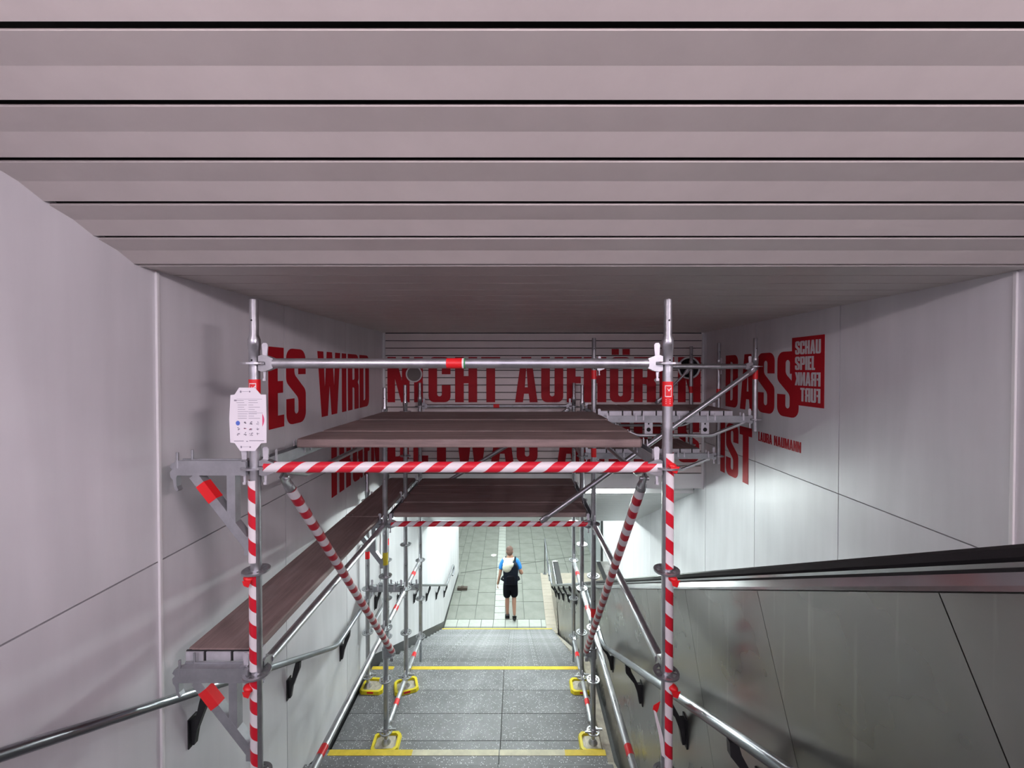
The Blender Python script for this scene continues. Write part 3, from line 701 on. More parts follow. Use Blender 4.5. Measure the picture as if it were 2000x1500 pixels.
# louvred shutter past the right wall
t = thing('roller_shutter', (2.9, 12.6, ZF), 'grey slatted roller shutter beyond the end of the right wall', 'shutter')
for i in range(22):
    mb = MB(); z = ZF+.02+i*.125; mb.prism([(0, z), (.02, z+.01), (.02, z+.11), (0, z+.118), (.04, z+.118), (.04, z)], lambda u, v, w: Vector((2.42-u+.03, w, v)), 12.1, 15.2); put('slat', mb, M['shutter'], t, (2.42, 13.6, z))
mb = MB(); mb.b2((2.40, 12.0, ZF), (2.50, 12.09, ZF+2.8)); mb.b2((2.40, 15.21, ZF), (2.50, 15.3, ZF+2.8)); put('guide_frame', mb, M['dark'], t, (2.45, 12, ZF))
# loose bits on the floor
mb = MB(); mb.b2((-1.70, 11.55, ZF+.003), (-1.42, 11.66, ZF+.075)); mb.b2((-1.60, 11.57, ZF+.075), (-1.52, 11.64, ZF+.10)); bevel(tag(put('door_wedge', mb, M['brick'], None, (-1.56, 11.6, ZF+.003)), 'dark brown block lying at the foot of the left wall', 'block'), .008)
mb = MB(); mb.prism([(-.90, 13.72), (-.82, 13.66), (-.74, 13.70), (-.72, 13.80), (-.80, 13.84), (-.89, 13.80)], lambda u, v, q: Vector((u, v, q)), ZF+.002, ZF+.012); tag(put('paper_scrap', mb, M['scrap'], None, (-.81, 13.75, ZF+.002)), 'small white paper scrap lying on the concourse floor', 'litter')

# ------------------------------------------------------------------ scaffold
scaf = thing('scaffold', (-.27, 3.7, ZL), 'galvanised steel tube scaffold wrapped in red and white tape over the stairs', 'scaffold')
TR = .0242
mb = MB(); mb.ring((0, 0, 0), .0475, .0615, .009, 24); mb.ring((0, 0, 0), TR, .032, .009, 16)
for k in range(8):
    a = PI*k/4+PI/8; mb.box((.040*math.cos(a), .040*math.sin(a), 0), (.020, .010 if k % 2 else .014, .009), Matrix.Rotation(a, 3, 'Z'))
ROS = mb.mesh('rosette'); ROS.materials.append(M['galv'])
def sticker(parent, base, axis_p, d, at, ln=.085, mat='sticker', name='sticker'):
    # coloured band round a tube
    p = Vector(axis_p)+Vector(d).normalized()*at; q = p+Vector(d).normalized()*ln
    mb = MB(); mb.tube(p, q, TR+.0012, n=16, caps=False); return put(name, mb, M[mat], parent, p, label='red maker sticker' if mat == 'sticker' else 'yellow sticker')
def standard(x, y, zb, zt, ros, spigot=True, jack=None, stick=()):
    # ros: heights of the rosettes; jack: height of the ground for a base jack
    mb = MB(); top = zt-.222 if spigot else zt
    prof = [(TR, zb), (TR, top-.10), (TR, top-.02), (TR+.0025, top-.018), (TR+.0025, top)] 
    if spigot: prof += [(TR+.004, top+.002), (TR+.003, top+.03), (.0195, top+.05), (.0195, zt-.006), (.017, zt)]
    mb.lathe((x, y, 0), prof, 16)
    s = put('standard', mb, M['galv'], scaf, (x, y, zb))
    for z in ros: link('rosette', ROS, None, s, (x, y, z))
    if spigot:
        mb = MB(); mb.tube((x-.0004, y-.0199, top+.12), (x-.0004, y-.0190, top+.12), .0045, n=8); mb.tube((x+.002, y-TR-.0006, top-.07+.0), (x+.002, y-TR+.001, top-.07), .0045, n=8); put('pin_hole', mb, M['black'], s, (x, y, top))
    if jack is not None:
        mb = MB(); mb.tube((x, y, jack+.01), (x, y, zb+.01), .018, n=12); mb.lathe((x, y, 0), [(.030, zb-.035), (.032, zb-.03), (.030, zb-.004), (.026, zb)], 12)
        mb.box((x+.045, y+.01, zb-.02), (.09, .016, .012)); mb.box((x-.04, y-.02, zb-.02), (.08, .014, .012))
        mb.lathe((x, y, 0), [(.045, jack+.006), (.024, jack+.045)], 12)
        put('base_jack', mb, M['galv'], s, (x, y, jack))
        mb = MB(); mb.b2((x-.075, y-.075, jack), (x+.075, y+.075, jack+.007)); bevel(put('base_plate', mb, M['padin'], s, (x, y, jack)), .004)
    for z in stick: sticker(s, None, (x, y, z), (0, 0, 1), 0)
    return s
def head(mb, p, d):
    # wedge head at the end of a ledger: p = post axis, d = unit direction into the ledger
    side = Vector((0, 0, 1)).cross(d)
    mp = lambda u, v, q: p+d*u+Vector((0, 0, 1))*v+side*q
    mb.prism([(.028, .008), (.028, .034), (.045, .040), (.066, .036), (.098, .0235), (.098, -.0235), (.066, -.036), (.045, -.040), (.028, -.034), (.028, -.008), (.062, -.008), (.062, .008)], mp, -.017, .017)
def wedge(s, p, d):
    side = Vector((0, 0, 1)).cross(d); mb = MB()
    mp = lambda u, v, q: p+d*u+Vector((0, 0, 1))*v+side*q
    mb.prism([(.046, -.075), (.054, -.075), (.066, .088), (.060, .098), (.044, .098), (.038, .090)], mp, -.0035, .0035)
    mb.box(p+d*.050+Vector((0, 0, -.078)), (.014, .014, .012)); put('wedge', mb, M['cap'], s, p)
def ledger(a, b, r=TR, stick=None, taped=None, name='ledger', mat='galv'):
    a = Vector(a); b = Vector(b); d = (b-a).normalized(); mb = MB()
    mb.tube(a+d*.095, b-d*.095, r, n=16); head(mb, a, d); head(mb, b, -d)
    s = put(name, mb, M[mat], scaf, a)
    wedge(s, a, d); wedge(s, b, -d)
    if stick is not None:
        o = sticker(s, None, a, d, stick, .075)
    if taped:
        t0, t1, m = taped; mb = MB(); mb.sleeve(a+d*t0, a+d*t1, r+.0022, -2.0, 2.0, (0, -.85, -.45), 18)
        put('barrier_tape', mb, M[m], s, a, label='red and white striped barrier tape')
    return s
def brace(a, b, flat=True, taped=None, r=.0242, stick=None, name='diagonal_brace'):
    a = Vector(a); b = Vector(b); d = (b-a).normalized(); mb = MB(); mb.tube(a+d*.09, b-d*.09, r, n=14)
    e1, e2 = perp(d)
    for p, q in ((a, d), (b, -d)):
        for k in range(1): mb.box(p+q*.045, (.022, .022, .022)); 
        # squashed end
        P = []
        for t, w1, w2 in ((0.0, .024, .008), (.05, .030, .009), (.10, r, r)):
            for m in range(10): an = 2*PI*m/10; P.append(p+q*t+Vector((0,0,1)).cross(d).normalized()*(w2*math.cos(an))+(Vector((0,0,1)).cross(d).normalized().cross(d))*(w1*math.sin(an)))
        mb.add(P, [(i*10+m, i*10+(m+1) % 10, (i+1)*10+(m+1) % 10, (i+1)*10+m) for i in range(2) for m in range(10)]+[list(range(10))], True)
        mb.tube(p+Vector((0,0,1)).cross(d).normalized()*-.022+q*.03, p+Vector((0,0,1)).cross(d).normalized()*.022+q*.03, .011, n=8)
    s = put(name, mb, M['galv'], scaf, a)
    if taped:
        t0, t1 = taped; mb = MB(); mb.sleeve(a+d*t0, a+d*t1, r+.002, -2.3, 2.3, (.0, -.9, .4), 16); put('barrier_tape', mb, M['tapeb'], s, a, label='red and white striped barrier tape')
    if stick is not None: sticker(s, None, a, d, stick, .08)
    return s
def transom(a, b, truss=False, hooks=True, name='u_transom', gus=()):
    # U-profile bearer with claws, optionally with a bent tube below it
    a = Vector(a); b = Vector(b); d = (b-a).normalized(); L = (b-a).length; side = Vector((0, 0, 1)).cross(d); up = Vector((0, 0, 1)); mb = MB()
    mp = lambda u, v, q: a+side*u+up*v+d*q
    mb.prism([(-.026, -.03), (.026, -.03), (.026, .030), (.021, .030), (.021, -.024), (-.021, -.024), (-.021, .030), (-.026, .030)], mp, .06, L-.06)
    head(mb, a, d); head(mb, b, -d)
    s = put(name, mb, M['galvflat'], scaf, a); wedge(s, a, d); wedge(s, b, -d)
    if hooks:
        mb = MB(); n = max(1, int(round((L-.2)/.32)))
        for k in range(n+1):
            c = .09+(L-.18)*k/n
            for e in (-.035, .035):
                if .06 < c+e < L-.06:
                    for sd in (-1, 1): mb.prism([(c+e-.007, -.01), (c+e+.007, -.01), (c+e+.007, .055), (c+e, .064), (c+e-.007, .055)], lambda u, v, q: a+d*u+up*v+side*q, sd*.027, sd*.032)
        put('claw_pins', mb, M['cap'], s, a, kind='stuff')
    if truss:
        z = -.155; m = min(.42, L*.22); mb = MB()
        P = [a+d*.10+up*-.03, a+d*(.10+m*.9)+up*(z+.004), a+d*(.10+m)+up*z, a+d*(L-.10-m)+up*z, a+d*(L-.10-m*.9)+up*(z+.004), b-d*.10+up*-.03]
        mb.path(P, .0165, 10); c = put('truss_tube', mb, M['galv'], s, a)
        for f in gus:
            mb = MB(); p = a+d*(L*f); n = 16
            mb.prism([(-.038, -.165), (.038, -.165), (.038, -.03), (-.038, -.03)], lambda u, v, q: p+d*u+up*v+side*q, -.004, .004); 
            pl = put('gusset_plate', mb, M['cap'], s, p)
            
            for hz, hr in ((-.10, .020), (-.045, .008)): mb = MB(); mb.tube(p+up*hz+side*-.0046, p+up*hz+side*.0046, hr, n=16); put('gusset_hole', mb, M['black'], s, p)
    return s
Z = lambda k: .03-.5*k
RZ = {'a': [Z(k) for k in range(0, 6)], 'b': [Z(k) for k in range(1, 8)], 'c': [Z(k) for k in range(0, 8)]}
gz = ZL+R1*6                               # tread below the front row
s0 = standard(PXL, Y0, gz+.11, .337, RZ['a'], True, gz, [])
s1 = standard(PXR, Y0, gz+.11, .337, RZ['a'], True, gz, [])
standard(PXL, Y1, ZL+.16, -.17, RZ['b'], True, ZL+.012, [-.72])
standard(PXR, Y1, ZL+.16, .30, RZ['c'], True, ZL+.012, [-.09, -.83, -2.36])
standard(PXL, Y2, ZL+.16, -.17, RZ['b'], True, ZL+.012)
standard(PXR, Y2, ZL+.16, -.17, RZ['b'], True, ZL+.012)
for x in (PXL, PXR):
    s = standard(x, Y3, -3.50, -.17, RZ['b'], True, None)
    mb = MB(); mb.tube((x, Y3, -3.80), (x, Y3, -3.49), .0165, n=10); put('threaded_rod', mb, M['galvflat'], s, (x, Y3, -3.80))
standard(PXW, Y2, ZL+.16, -1.17, RZ['b'][2:], True, ZL+.012, [-2.13])
standard(PXW, Y3, -3.60, -1.17, RZ['b'][2:], True, None, [-2.27])
standard(PXO, Y1, -.585, .30, [Z(0), Z(1)], True, None, [-.09])
standard(PXO, Y2, -1.06, .30, [Z(0), Z(1), Z(2)], True, None, [-.30])
standard(PXO-.02, Y3, -1.06, .30, [Z(0), Z(1), Z(2)], True, None, [-.30])
# stickers and tape on the front posts
for s, x, z, nm in ((s0, PXL, -.165, 0), (s1, PXR, -.175, 1)):
    mb = MB(); mb.tube((x, Y0, z), (x, Y0, z+.118), TR+.0012, n=18, caps=False); st = put('sticker', mb, M['sticker'], s, (x, Y0, z), label='red sticker with white outlined square')
    mb = MB()
    def cyl(u, v): a = -PI/2+u/(TR+.002); return Vector((x+(TR+.002)*math.cos(a), Y0+(TR+.002)*math.sin(a), z+v))
    def patch(pts): mb.add([cyl(u, v) for u, v in pts], [list(range(len(pts)))])
    q = .004 if nm == 0 else -.006; a, b, c, d = -.015+q, .017+q, .045, .100
    for k in range(4):
        u0 = a+(b-a)*k/4; u1 = a+(b-a)*(k+1)/4
        patch([(u0, c), (u1, c), (u1, c+.004), (u0, c+.004)]); patch([(u0, d-.004), (u1, d-.004), (u1, d), (u0, d)])
    patch([(a, c), (a+.003, c), (a+.003, d), (a, d)]); patch([(b-.003, c), (b, c), (b, d), (b-.003, d)])
    patch([(a+.006, d-.010), ((a+b)/2+.002, d-.022), (b-.003, d-.010), (b-.003, d-.016), ((a+b)/2+.002, d-.030), (a+.010, d-.013)])
    for k in range(3): patch([(a+.004, .012+k*.009), (b-.006, .012+k*.009), (b-.006, .015+k*.009), (a+.004, .015+k*.009)])
    put('printed_mark', mb, M['stickerw'], s, (x, Y0, z))
def wrap(s, x, z0, z1, side, r=.0275, off=0.0):
    mb = MB(); ref = (side*.8, -.6, 0)
    c = Vector((x+side*.0035, Y0-.003, 0)); mb.sleeve(c+Vector((0, 0, z0)), c+Vector((0, 0, z1)), r-.0005, -1.62, 1.62, ref, 16, 8)
    return put('barrier_tape', mb, M['tape'], s, (x, Y0, z0), label='red and white striped barrier tape')
wrap(s0, PXL, -.925, -.53, -1); wrap(s0, PXL, -1.45, -.99, -1); wrap(s0, PXL, -2.45, -1.49, -1)
wrap(s1, PXR, -.955, -.40, 1); wrap(s1, PXR, -1.45, -.99, 1); wrap(s1, PXR, -2.45, -1.49, 1)
def knot(s, x, y, z, w=.027, mat='sticker'):
    mb = MB(); mb.ell((x, y, z), (w, .028, .017), 10, 6, rot=Matrix.Rotation(.4, 3, 'Y')); mb.prism([(-.014, .0), (.024, .004), (.012, -.030), (-.008, -.022)], lambda u, v, q: Vector((x+u*1.1, y-.03+q, z+v)), 0, .002); put('tape_knot', mb, M[mat], s, (x, y, z), label='knotted red end of the tape')
knot(s0, PXL-.02, Y0-.02, -1.00); knot(s0, PXL-.025, Y0-.02, -1.53); knot(s1, PXR+.02, Y0-.02, -1.00); knot(s1, PXR+.025, Y0-.02, -1.53); knot(s1, PXR+.015, Y0-.02, -.46)
mb = MB(); P = [(-.010, -.085), (-.042, -.105), (-.046, -.125), (-.026, -.14), (-.018, -.12)]
mb.prism(P, lambda u, v, q: Vector((PXR-.03+u, Y0-.035+q, -1.50+v)), 0, .002); put('tape_tail', mb, M['sticker'], s1, (PXR-.03, Y0-.03, -1.6), label='loose red tail of the tape')
mb = MB(); mb.prism([(-.042, -.125), (-.030, -.135), (.005, -.26), (.015, -.36), (-.002, -.345), (-.016, -.25)], lambda u, v, q: Vector((PXR-.03+u, Y0-.036+q, -1.50+v)), 0, .002); put('tape_tail', mb, M['stickerw'], s1, (PXR-.03, Y0-.03, -1.7), label='loose white tail of the tape')
# ledgers across and along
lf = ledger((PXL, Y0, Z(0)), (PXR, Y0, Z(0)), stick=.925, name='ledger')
for q, mt, lb in ((1.000, 'stickerw', 'white edge of the sticker'), (1.008, 'greenband', 'green edge of the sticker')):
    mb = MB(); mb.tube((PXL+q, Y0, Z(0)), (PXL+q+.008, Y0, Z(0)), TR+.0013, n=16, caps=False); put('sticker_edge', mb, M[mt], lf, (PXL+q, Y0, Z(0)), label=lb)
ledger((PXL, Y0, Z(1)), (PXR, Y0, Z(1)), taped=(.05, 1.955, 'tapeh'))
for x in (PXL, PXR):
    ledger((x, Y0, Z(3)), (x, Y1, Z(3)))
    ledger((x, Y0, Z(5)), (x, Y1, Z(5)), stick=.62)
    transom((x, Y0, Z(1)), (x, Y1, Z(1)), truss=True)
    for a, b in ((Y1, Y2), (Y2, Y3)):
        transom((x, a, Z(3)), (x, b, Z(3)))
        ledger((x, a, Z(5)), (x, b, Z(5)), stick=.28); ledger((x, a, Z(7)), (x, b, Z(7)), stick=.30)
ledger((PXL, Y1, Z(3)), (PXR, Y1, Z(3)), taped=(.06, 1.93, 'tapeh'))
ledger((PXL, Y3, Z(1)), (PXR, Y3, Z(1)), stick=.95)
ledger((PXR, Y1, Z(0)), (PXO, Y1, Z(0)), stick=.50)
ledger((PXR, Y1, Z(1)-.0), (PXR, Y2, Z(1))); ledger((PXO, Y1, Z(0)), (PXO, Y2, Z(0))); ledger((PXR, Y2, Z(2)), (PXR, Y3, Z(2)))
transom((PXR, Y1, Z(1)), (PXO, Y1, Z(1)), truss=True, gus=(.34, .69))
transom((PXR, Y2, Z(1)), (PXO, Y2, Z(1)), truss=True)
transom((PXR, Y2, Z(2)), (PXO, Y2, Z(2)), truss=True, gus=(.1, .5))
transom((PXR, Y3, Z(2)), (PXO-.02, Y3, Z(2)), truss=False)
for z in (Z(3), Z(5)):
    transom((PXW, Y2, z), (PXL, Y2, z)); transom((PXW, Y3, z if z > -2 else -2.82), (PXL, Y3, z if z > -2 else -2.82))
ledger((PXW, Y2, Z(6)), (PXW, Y3, Z(6)))
# braces
bl = brace((PXL+.10, Y0+.05, Z(1)-.05), (PXL+.075, Y1, -2.72), taped=(.12, 2.84)); br = brace((PXR-.09, Y0+.05, Z(1)-.05), (PXR-.075, Y1, -2.72), taped=(.12, 2.84))
for s, x in ((bl, PXL), (br, PXR)):
    q = 1 if s is bl else -1; mb = MB(); p = Vector((x+q*.04, Y1, -2.70)); mb.box(p, (.05, .055, .075)); mb.tube(p+Vector((0, -.05, .02)), p+Vector((0, .06, .02)), .010, n=8); mb.box(p+Vector((q*.03, -.03, -.05)), (.03, .03, .03)); mb.tube((x, Y1, -2.76), (x, Y1, -2.66), .033, n=14)
    put('swivel_coupler', mb, M['galvflat'], s, p)
brace((.21, Y1-.055, -1.43), (PXO-.03, Y1-.055, Z(0)-.02)); brace((PXR-.06, Y3-.05, Z(1)-.03), (PXL+.08, Y3-.05, -1.60))
brace((1.76, Y3-.05, -.44), (PXO-.06, Y3-.05, Z(0)-.02), r=.016)
# brackets to the wall side
def console(x, y, z, stick=True):
    mb = MB(); X2 = x-.365
    mb.b2((X2, y-.025, z-.035), (x-.03, y+.025, z+.030)); mb.b2((X2+.0, y-.026, z+.030), (x-.05, y-.018, z+.036)); mb.b2((X2, y+.018, z+.030), (x-.05, y+.026, z+.036))
    c = put('console', mb, M['galvflat'], scaf, (x, y, z))
    mb = MB(); mb.b2((x-.125, y-.020, z-.27), (x-.085, y+.020, z-.035)); put('console_upright', mb, M['galvflat'], c, (x-.1, y, z-.15))
    A = Vector((X2+.08, y, z-.035)); B = Vector((x-.022, y, z-.38)); d = (B-A).normalized(); ang = math.atan2(d.z, d.x)
    rm = Matrix.Rotation(-ang, 3, 'Y'); mb = MB(); mb.box((A+B)/2, ((B-A).length, .042, .044), rm); put('console_strut', mb, M['galvflat'], c, (A+B)/2)
    if stick: mb = MB(); mb.box(A.lerp(B, .24), (.10, .0445, .0465), rm); put('sticker', mb, M['sticker'], c, A.lerp(B, .24), label='red sticker on the strut')
    mb = MB(); mb.b2((x-.045, y-.02, z-.42), (x-.016, y+.02, z-.33)); put('console_foot', mb, M['galvflat'], c, (x-.03, y, z-.4))
    # claw at the tip and pins
    mb = MB(); mp = lambda u, v, q: Vector((X2+u, y+q, z+v))
    mb.prism([(.0, .03), (-.026, .022), (-.036, .004), (-.024, -.008), (-.036, -.022), (-.034, -.045), (-.022, -.06), (-.016, -.10), (-.004, -.115), (.004, -.108), (-.004, -.09), (-.006, -.05), (.0, -.035)], mp, -.014, .014)
    mb.tube((X2+.008, y-.022, z+.0), (X2+.008, y-.022, z+.075), .006, n=8); mb.tube((X2+.045, y+.022, z+.0), (X2+.045, y+.022, z+.08), .006, n=8); mb.tube((X2+.30, y+.022, z+.0), (X2+.30, y+.022, z+.075), .006, n=8)
    put('console_claw', mb, M['galvflat'], c, (X2, y, z))
    mb = MB(); head(mb, Vector((x, y, z)), Vector((-1, 0, 0))); put('console_head', mb, M['galv'], c, (x, y, z)); wedge(c, Vector((x, y, z)), Vector((-1, 0, 0)))
console(PXL, Y0, Z(1)); console(PXL, Y0, Z(3)); cc = console(PXL, Y1, Z(3), False)
for o in [o for o in scaf.children if o.name.startswith('standard')]:
    if abs(o.location.x-(PXL+.27)) < .01 and abs(WL[o.name].y-Y1) < .01: sticker(o, None, (PXL, Y1, -1.86), (0, 0, 1), 0, .12, 'ysticker')

# ------------------------------------------------------------------ deck planks
def plank(c, L, wd, rot, label, group, caps, cat='plank'):
    # board along local X; steel caps with claws on its ends
    c = Vector(c); t = link('deck_plank', None, None, None, c); t.rotation_euler = (0, 0, rot); tag(t, label, cat, group)
    def part(name, mb, mat):
        o = bpy.data.objects.new(name, mb.mesh(name)); COL.objects.link(o); o.data.materials.append(mat); o.parent = t; WL[o.name] = c; return o
    mb = MB(); h = .048; e = L/2; n = 5
    P = [(-e+.012, -wd/2+.002), (e-.012, -wd/2+.002), (e, -wd/2+.03), (e, wd/2-.03), (e-.012, wd/2-.002), (-e+.012, wd/2-.002), (-e, wd/2-.03), (-e, -wd/2+.03)]
    mb.prism(P, lambda u, v, q: Vector((u, v, q)), -h, 0); bevel(part('board', mb, M['wood']), .009, 3)
    if caps:
        mb = MB()
        for sgn in (-1, 1):
            x = sgn*(e-.006)
            for a, b in ((-wd/2+.006, -.075), (-.060, .060), (.075, wd/2-.006)): mb.b2((x, a, -.052), (x+sgn*.016, b, -.008))
        part('end_cap', mb, M['cap'])
        mb = MB()
        for sgn in (-1, 1): mb.b2((sgn*(e-.004), -wd/2+.004, -.056), (sgn*(e+.004), wd/2-.004, -.004))
        part('end_plate', mb, M['dark'])
    return t
xm = (PXL+PXR)/2
ordn = ['frontmost', 'second', 'third', 'fourth', 'rearmost']
for i in range(5): plank((xm+(0, .006, -.005, .004, 0)[i], 2.31+.16+.305*i, Z(1)+.082+(0, .003, -.002, .004, .001)[i]), 1.945, .303, 0, ['frontmost brown plank of the upper deck, its edge facing the camera', 'second brown plank from the front on the upper deck', 'middle brown plank of the five on the upper deck', 'fourth brown plank from the front on the upper deck', 'rearmost brown plank of the upper deck, touching the second pair of posts'][i], 'planks of the upper deck', False)
for i in range(4): plank((xm+(0, .006, -.005, .004)[i], 4.05+.16+.318*i, Z(3)+.075+(0, .005, .001, .007)[i]), 1.90, .314, 0, ['front dark brown plank of the lower deck above the striped rear ledger', 'second dark brown plank from the front on the lower deck', 'third dark brown plank from the front on the lower deck', 'rear dark brown plank of the lower deck below the slatted lintel'][i], 'planks of the lower deck', True)
plank((-1.487, (2.06+3.93)/2, Z(3)+.078), 1.87, .335, PI/2, 'long brown plank on brackets along the left wall, nearer one', 'planks along the left wall', True)
plank((-1.487, (3.94+5.36)/2, Z(3)+.078), 1.42, .335, PI/2, 'dark brown plank along the left wall, farther one behind the second post', 'planks along the left wall', False)
for i in range(4): plank((.93+.322*i, (Y1+Y2)/2, Z(1)+.082), .66, .318, PI/2, 'short plank with pale steel end on the right platform, %s from the left' % ['first', 'second', 'third', 'fourth'][i], 'planks of the right platform', True)
for i in range(4): plank((.93+.322*i, (Y2+Y3)/2, Z(2)+.082), .64, .318, PI/2, 'short plank on the lower platform behind the right post, %s from the left' % ['first', 'second', 'third', 'fourth'][i], 'planks of the lower right platform', True)

# ------------------------------------------------------------------ yellow base pads
def pad(x, y, label, a=0.0):
    t = link('base_pad', None, None, None, (x, y, ZL)); tag(t, label, 'pad', 'yellow pads under the scaffold feet'); t.rotation_euler = (0, 0, a)
    def part(name, mb, mat):
        o = bpy.data.objects.new(name, mb.mesh(name)); COL.objects.link(o); o.data.materials.append(mat); o.parent = t; WL[o.name] = Vector((x, y, ZL)); return o
    w, d, c = .125, .105, .03
    ol = [(-w+c, -d), (w-c, -d), (w, -d+c), (w, d-c), (w-c, d), (-w+c, d), (-w, d-c), (-w, -d+c)]; k = .80
    il = [(u*k, v*k) for u, v in ol]; n = 8; mb = MB(); P = [Vector((u*1.06, v*1.06, 0)) for u, v in ol]+[Vector((u, v, .035)) for u, v in ol]+[Vector((u, v, .035)) for u, v in il]+[Vector((u, v, .010)) for u, v in il]
    mb.add(P, [(i*n+q, i*n+(q+1) % n, (i+1)*n+(q+1) % n, (i+1)*n+q) for i in range(3) for q in range(n)]+[list(range(n))[::-1]]); part('rim', mb, M['pad'])
    mb = MB(); mb.prism(il, lambda u, v, q: Vector((u, v, q)), .004, .0105); part('tray', mb, M['padin'])
    mb = MB(); mb.b2((-.035, -d*1.05, .012), (.035, -d*1.005, .030)); part('reflector', mb, M['sticker'])
pad(PXL, Y1, 'yellow base pad under the left front post on the landing', .06); pad(PXR, Y1, 'yellow base pad under the right front post on the landing')
pad(PXL, Y2, 'yellow base pad behind the left front post, nearer the middle', .35); pad(PXR, Y2, 'yellow base pad behind the right front post')
pad(PXW+.065, Y2, 'yellow base pad tight against the left wall skirting', -.05)

# ------------------------------------------------------------------ inspection tag on the front left post
tg = thing('scaffold_tag', (PXL, Y0-.034, -.235), 'white cardboard inspection tag tied to the left front post', 'tag')
X0 = PXL-.008; yt = Y0-.036
ol = [(-.042, .150), (.018+.012, .150), (.060, .117), (.085, .117), (.086, 0), (.085, -.112), (.060, -.113), (.030, -.150), (-.040, -.150), (-.065, -.113), (-.086, -.110), (-.090, 0), (-.083, .115), (-.064, .117)]
mb = MB(); mb.prism(ol, lambda u, v, q: Vector((X0+u, yt+q, -.235+v)), -.0012, .0012); put('card', mb, M['paper'], tg, (X0, yt, -.235))
mb = MB()
def dash(u, v, w, h=.0025, mi=0): mb.add([(X0+u, yt-.0018, -.235+v), (X0+u+w, yt-.0018, -.235+v), (X0+u+w, yt-.0018, -.235+v+h), (X0+u, yt-.0018, -.235+v+h)], [(0, 1, 2, 3)], False, mi)
rr = random.Random(3)
for k in range(9):
    v = .088-k*.0105; dash(-.055+.006*(k > 1), v, rr.uniform(.03, .05), .0018); dash(.002, v, rr.uniform(.02, .06), .0018)
dash(-.054, .095, .12, .0012); dash(-.066, .086, .012, .007)
dash(.002, .030, .068, .0012)
for r_ in range(3):
    for c_ in range(4):
        if r_ == 0 and c_ == 0: continue
        u = -.056+c_*.030; v = -.026-r_*.026
        for q in range(5): dash(u+rr.uniform(0, .012), v+rr.uniform(0, .012), rr.uniform(.003, .008), rr.uniform(.002, .005), 2 if (r_ == 1 and c_ in (1, 2) and q > 2) else 0)
dash(-.068, -.104, .046, .003); dash(-.010, -.106, .008, .004); dash(.004, -.103, .07, .003)
for v in (.131, -.131):
    mb.ell((X0-.034, yt-.002, -.235+v), (.004, .002, .006), 8, 5); mb.ell((X0+.008, yt-.002, -.235+v), (.004, .002, .004), 8, 5); dash(-.028, v, .03, .0014)
n = 16; mb.add([(X0-.049+.010*math.cos(2*PI*k/n), yt-.0018, -.235-.018+.011*math.sin(2*PI*k/n)) for k in range(n)], [list(range(n))], False, 1)
A = [(.067+.009*math.sin(PI*k/10), .028-.063*k/10) for k in range(11)]; mb.add([(X0+u, yt-.0018, -.235+v) for u, v in A], [list(range(11))], False, 2)
put('print', mb, [M['ink'], M['inkblue'], M['inkred']], tg, (X0, yt, -.235), label='faint grey form print with blue dot and red arc')

# ------------------------------------------------------------------ person walking away
def skin(name, V, E, mat, parent, loc, root=0, sub=2):
    me = bpy.data.meshes.new(name+'_skeleton'); me.from_pydata([v[0] for v in V], E, []); o = bpy.data.objects.new(name, me); COL.objects.link(o)
    sk = o.modifiers.new('skin', 'SKIN'); sk.use_smooth_shade = True
    for i, v in enumerate(V):
        r = v[1]; r = (r, r) if not isinstance(r, tuple) else r
        me.skin_vertices[0].data[i].radius = r; me.skin_vertices[0].data[i].use_root = (i == root)
    ss = o.modifiers.new('sub', 'SUBSURF'); ss.levels = sub; ss.render_levels = sub
    bpy.context.view_layer.update()
    m2 = bpy.data.meshes.new_from_object(o.evaluated_get(bpy.context.evaluated_depsgraph_get())); bpy.data.objects.remove(o); bpy.data.meshes.remove(me)
    for p in m2.polygons: p.use_smooth = True
    m2.name = name; m2.materials.clear(); return m2
PL = Vector((-.19, 10.25, ZF+.002))
pr = link('person', None, None, None, PL); tag(pr, 'person walking away at the stair foot in blue T-shirt, black shorts and backpack', 'person')
V = [((0, 0, .95), (.15, .10)), ((0, .0, 1.10), (.135, .10)), ((0, .01, 1.28), (.15, .105)), ((0, .01, 1.42), (.13, .09)), ((-.01, .02, 1.50), .06), ((-.015, .035, 1.56), .055), ((-.02, .045, 1.62), (.074, .090)), ((-.02, .05, 1.69), (.078, .098)), ((-.02, .05, 1.755), (.055, .07)),
     ((-.16, 0, 1.44), .058), ((-.215, -.02, 1.36), .052), ((-.255, -.05, 1.13), .040), ((-.30, -.02, .93), .030), ((-.315, -.005, .85), (.022, .034)),
     ((.15, 0, 1.44), .058), ((.205, -.01, 1.36), .052), ((.265, -.04, 1.14), .042), ((.29, .16, 1.07), .032), ((.27, .23, 1.09), (.024, .034)),
     ((-.085, 0, .90), .088), ((-.08, .03, .52), .058), ((-.08, .0, .40), .056), ((-.075, -.02, .10), .036),
     ((.085, .0, .90), .088), ((.09, .05, .53), .058), ((.09, -.02, .40), .056), ((.10, -.14, .14), .036)]
E = [(0,1),(1,2),(2,3),(3,4),(4,5),(5,6),(6,7),(7,8),(3,9),(9,10),(10,11),(11,12),(12,13),(3,14),(14,15),(15,16),(16,17),(17,18),(0,19),(19,20),(20,21),(21,22),(0,23),(23,24),(24,25),(25,26)]
me = skin('body', V, E, M['skin'], pr, PL)
mb = MB(); mb.v = [tuple(v.co) for v in me.vertices]; mb.f = [list(p.vertices) for p in me.polygons]; mb.sm = [True]*len(mb.f); mb.mi = [0]*len(mb.f)
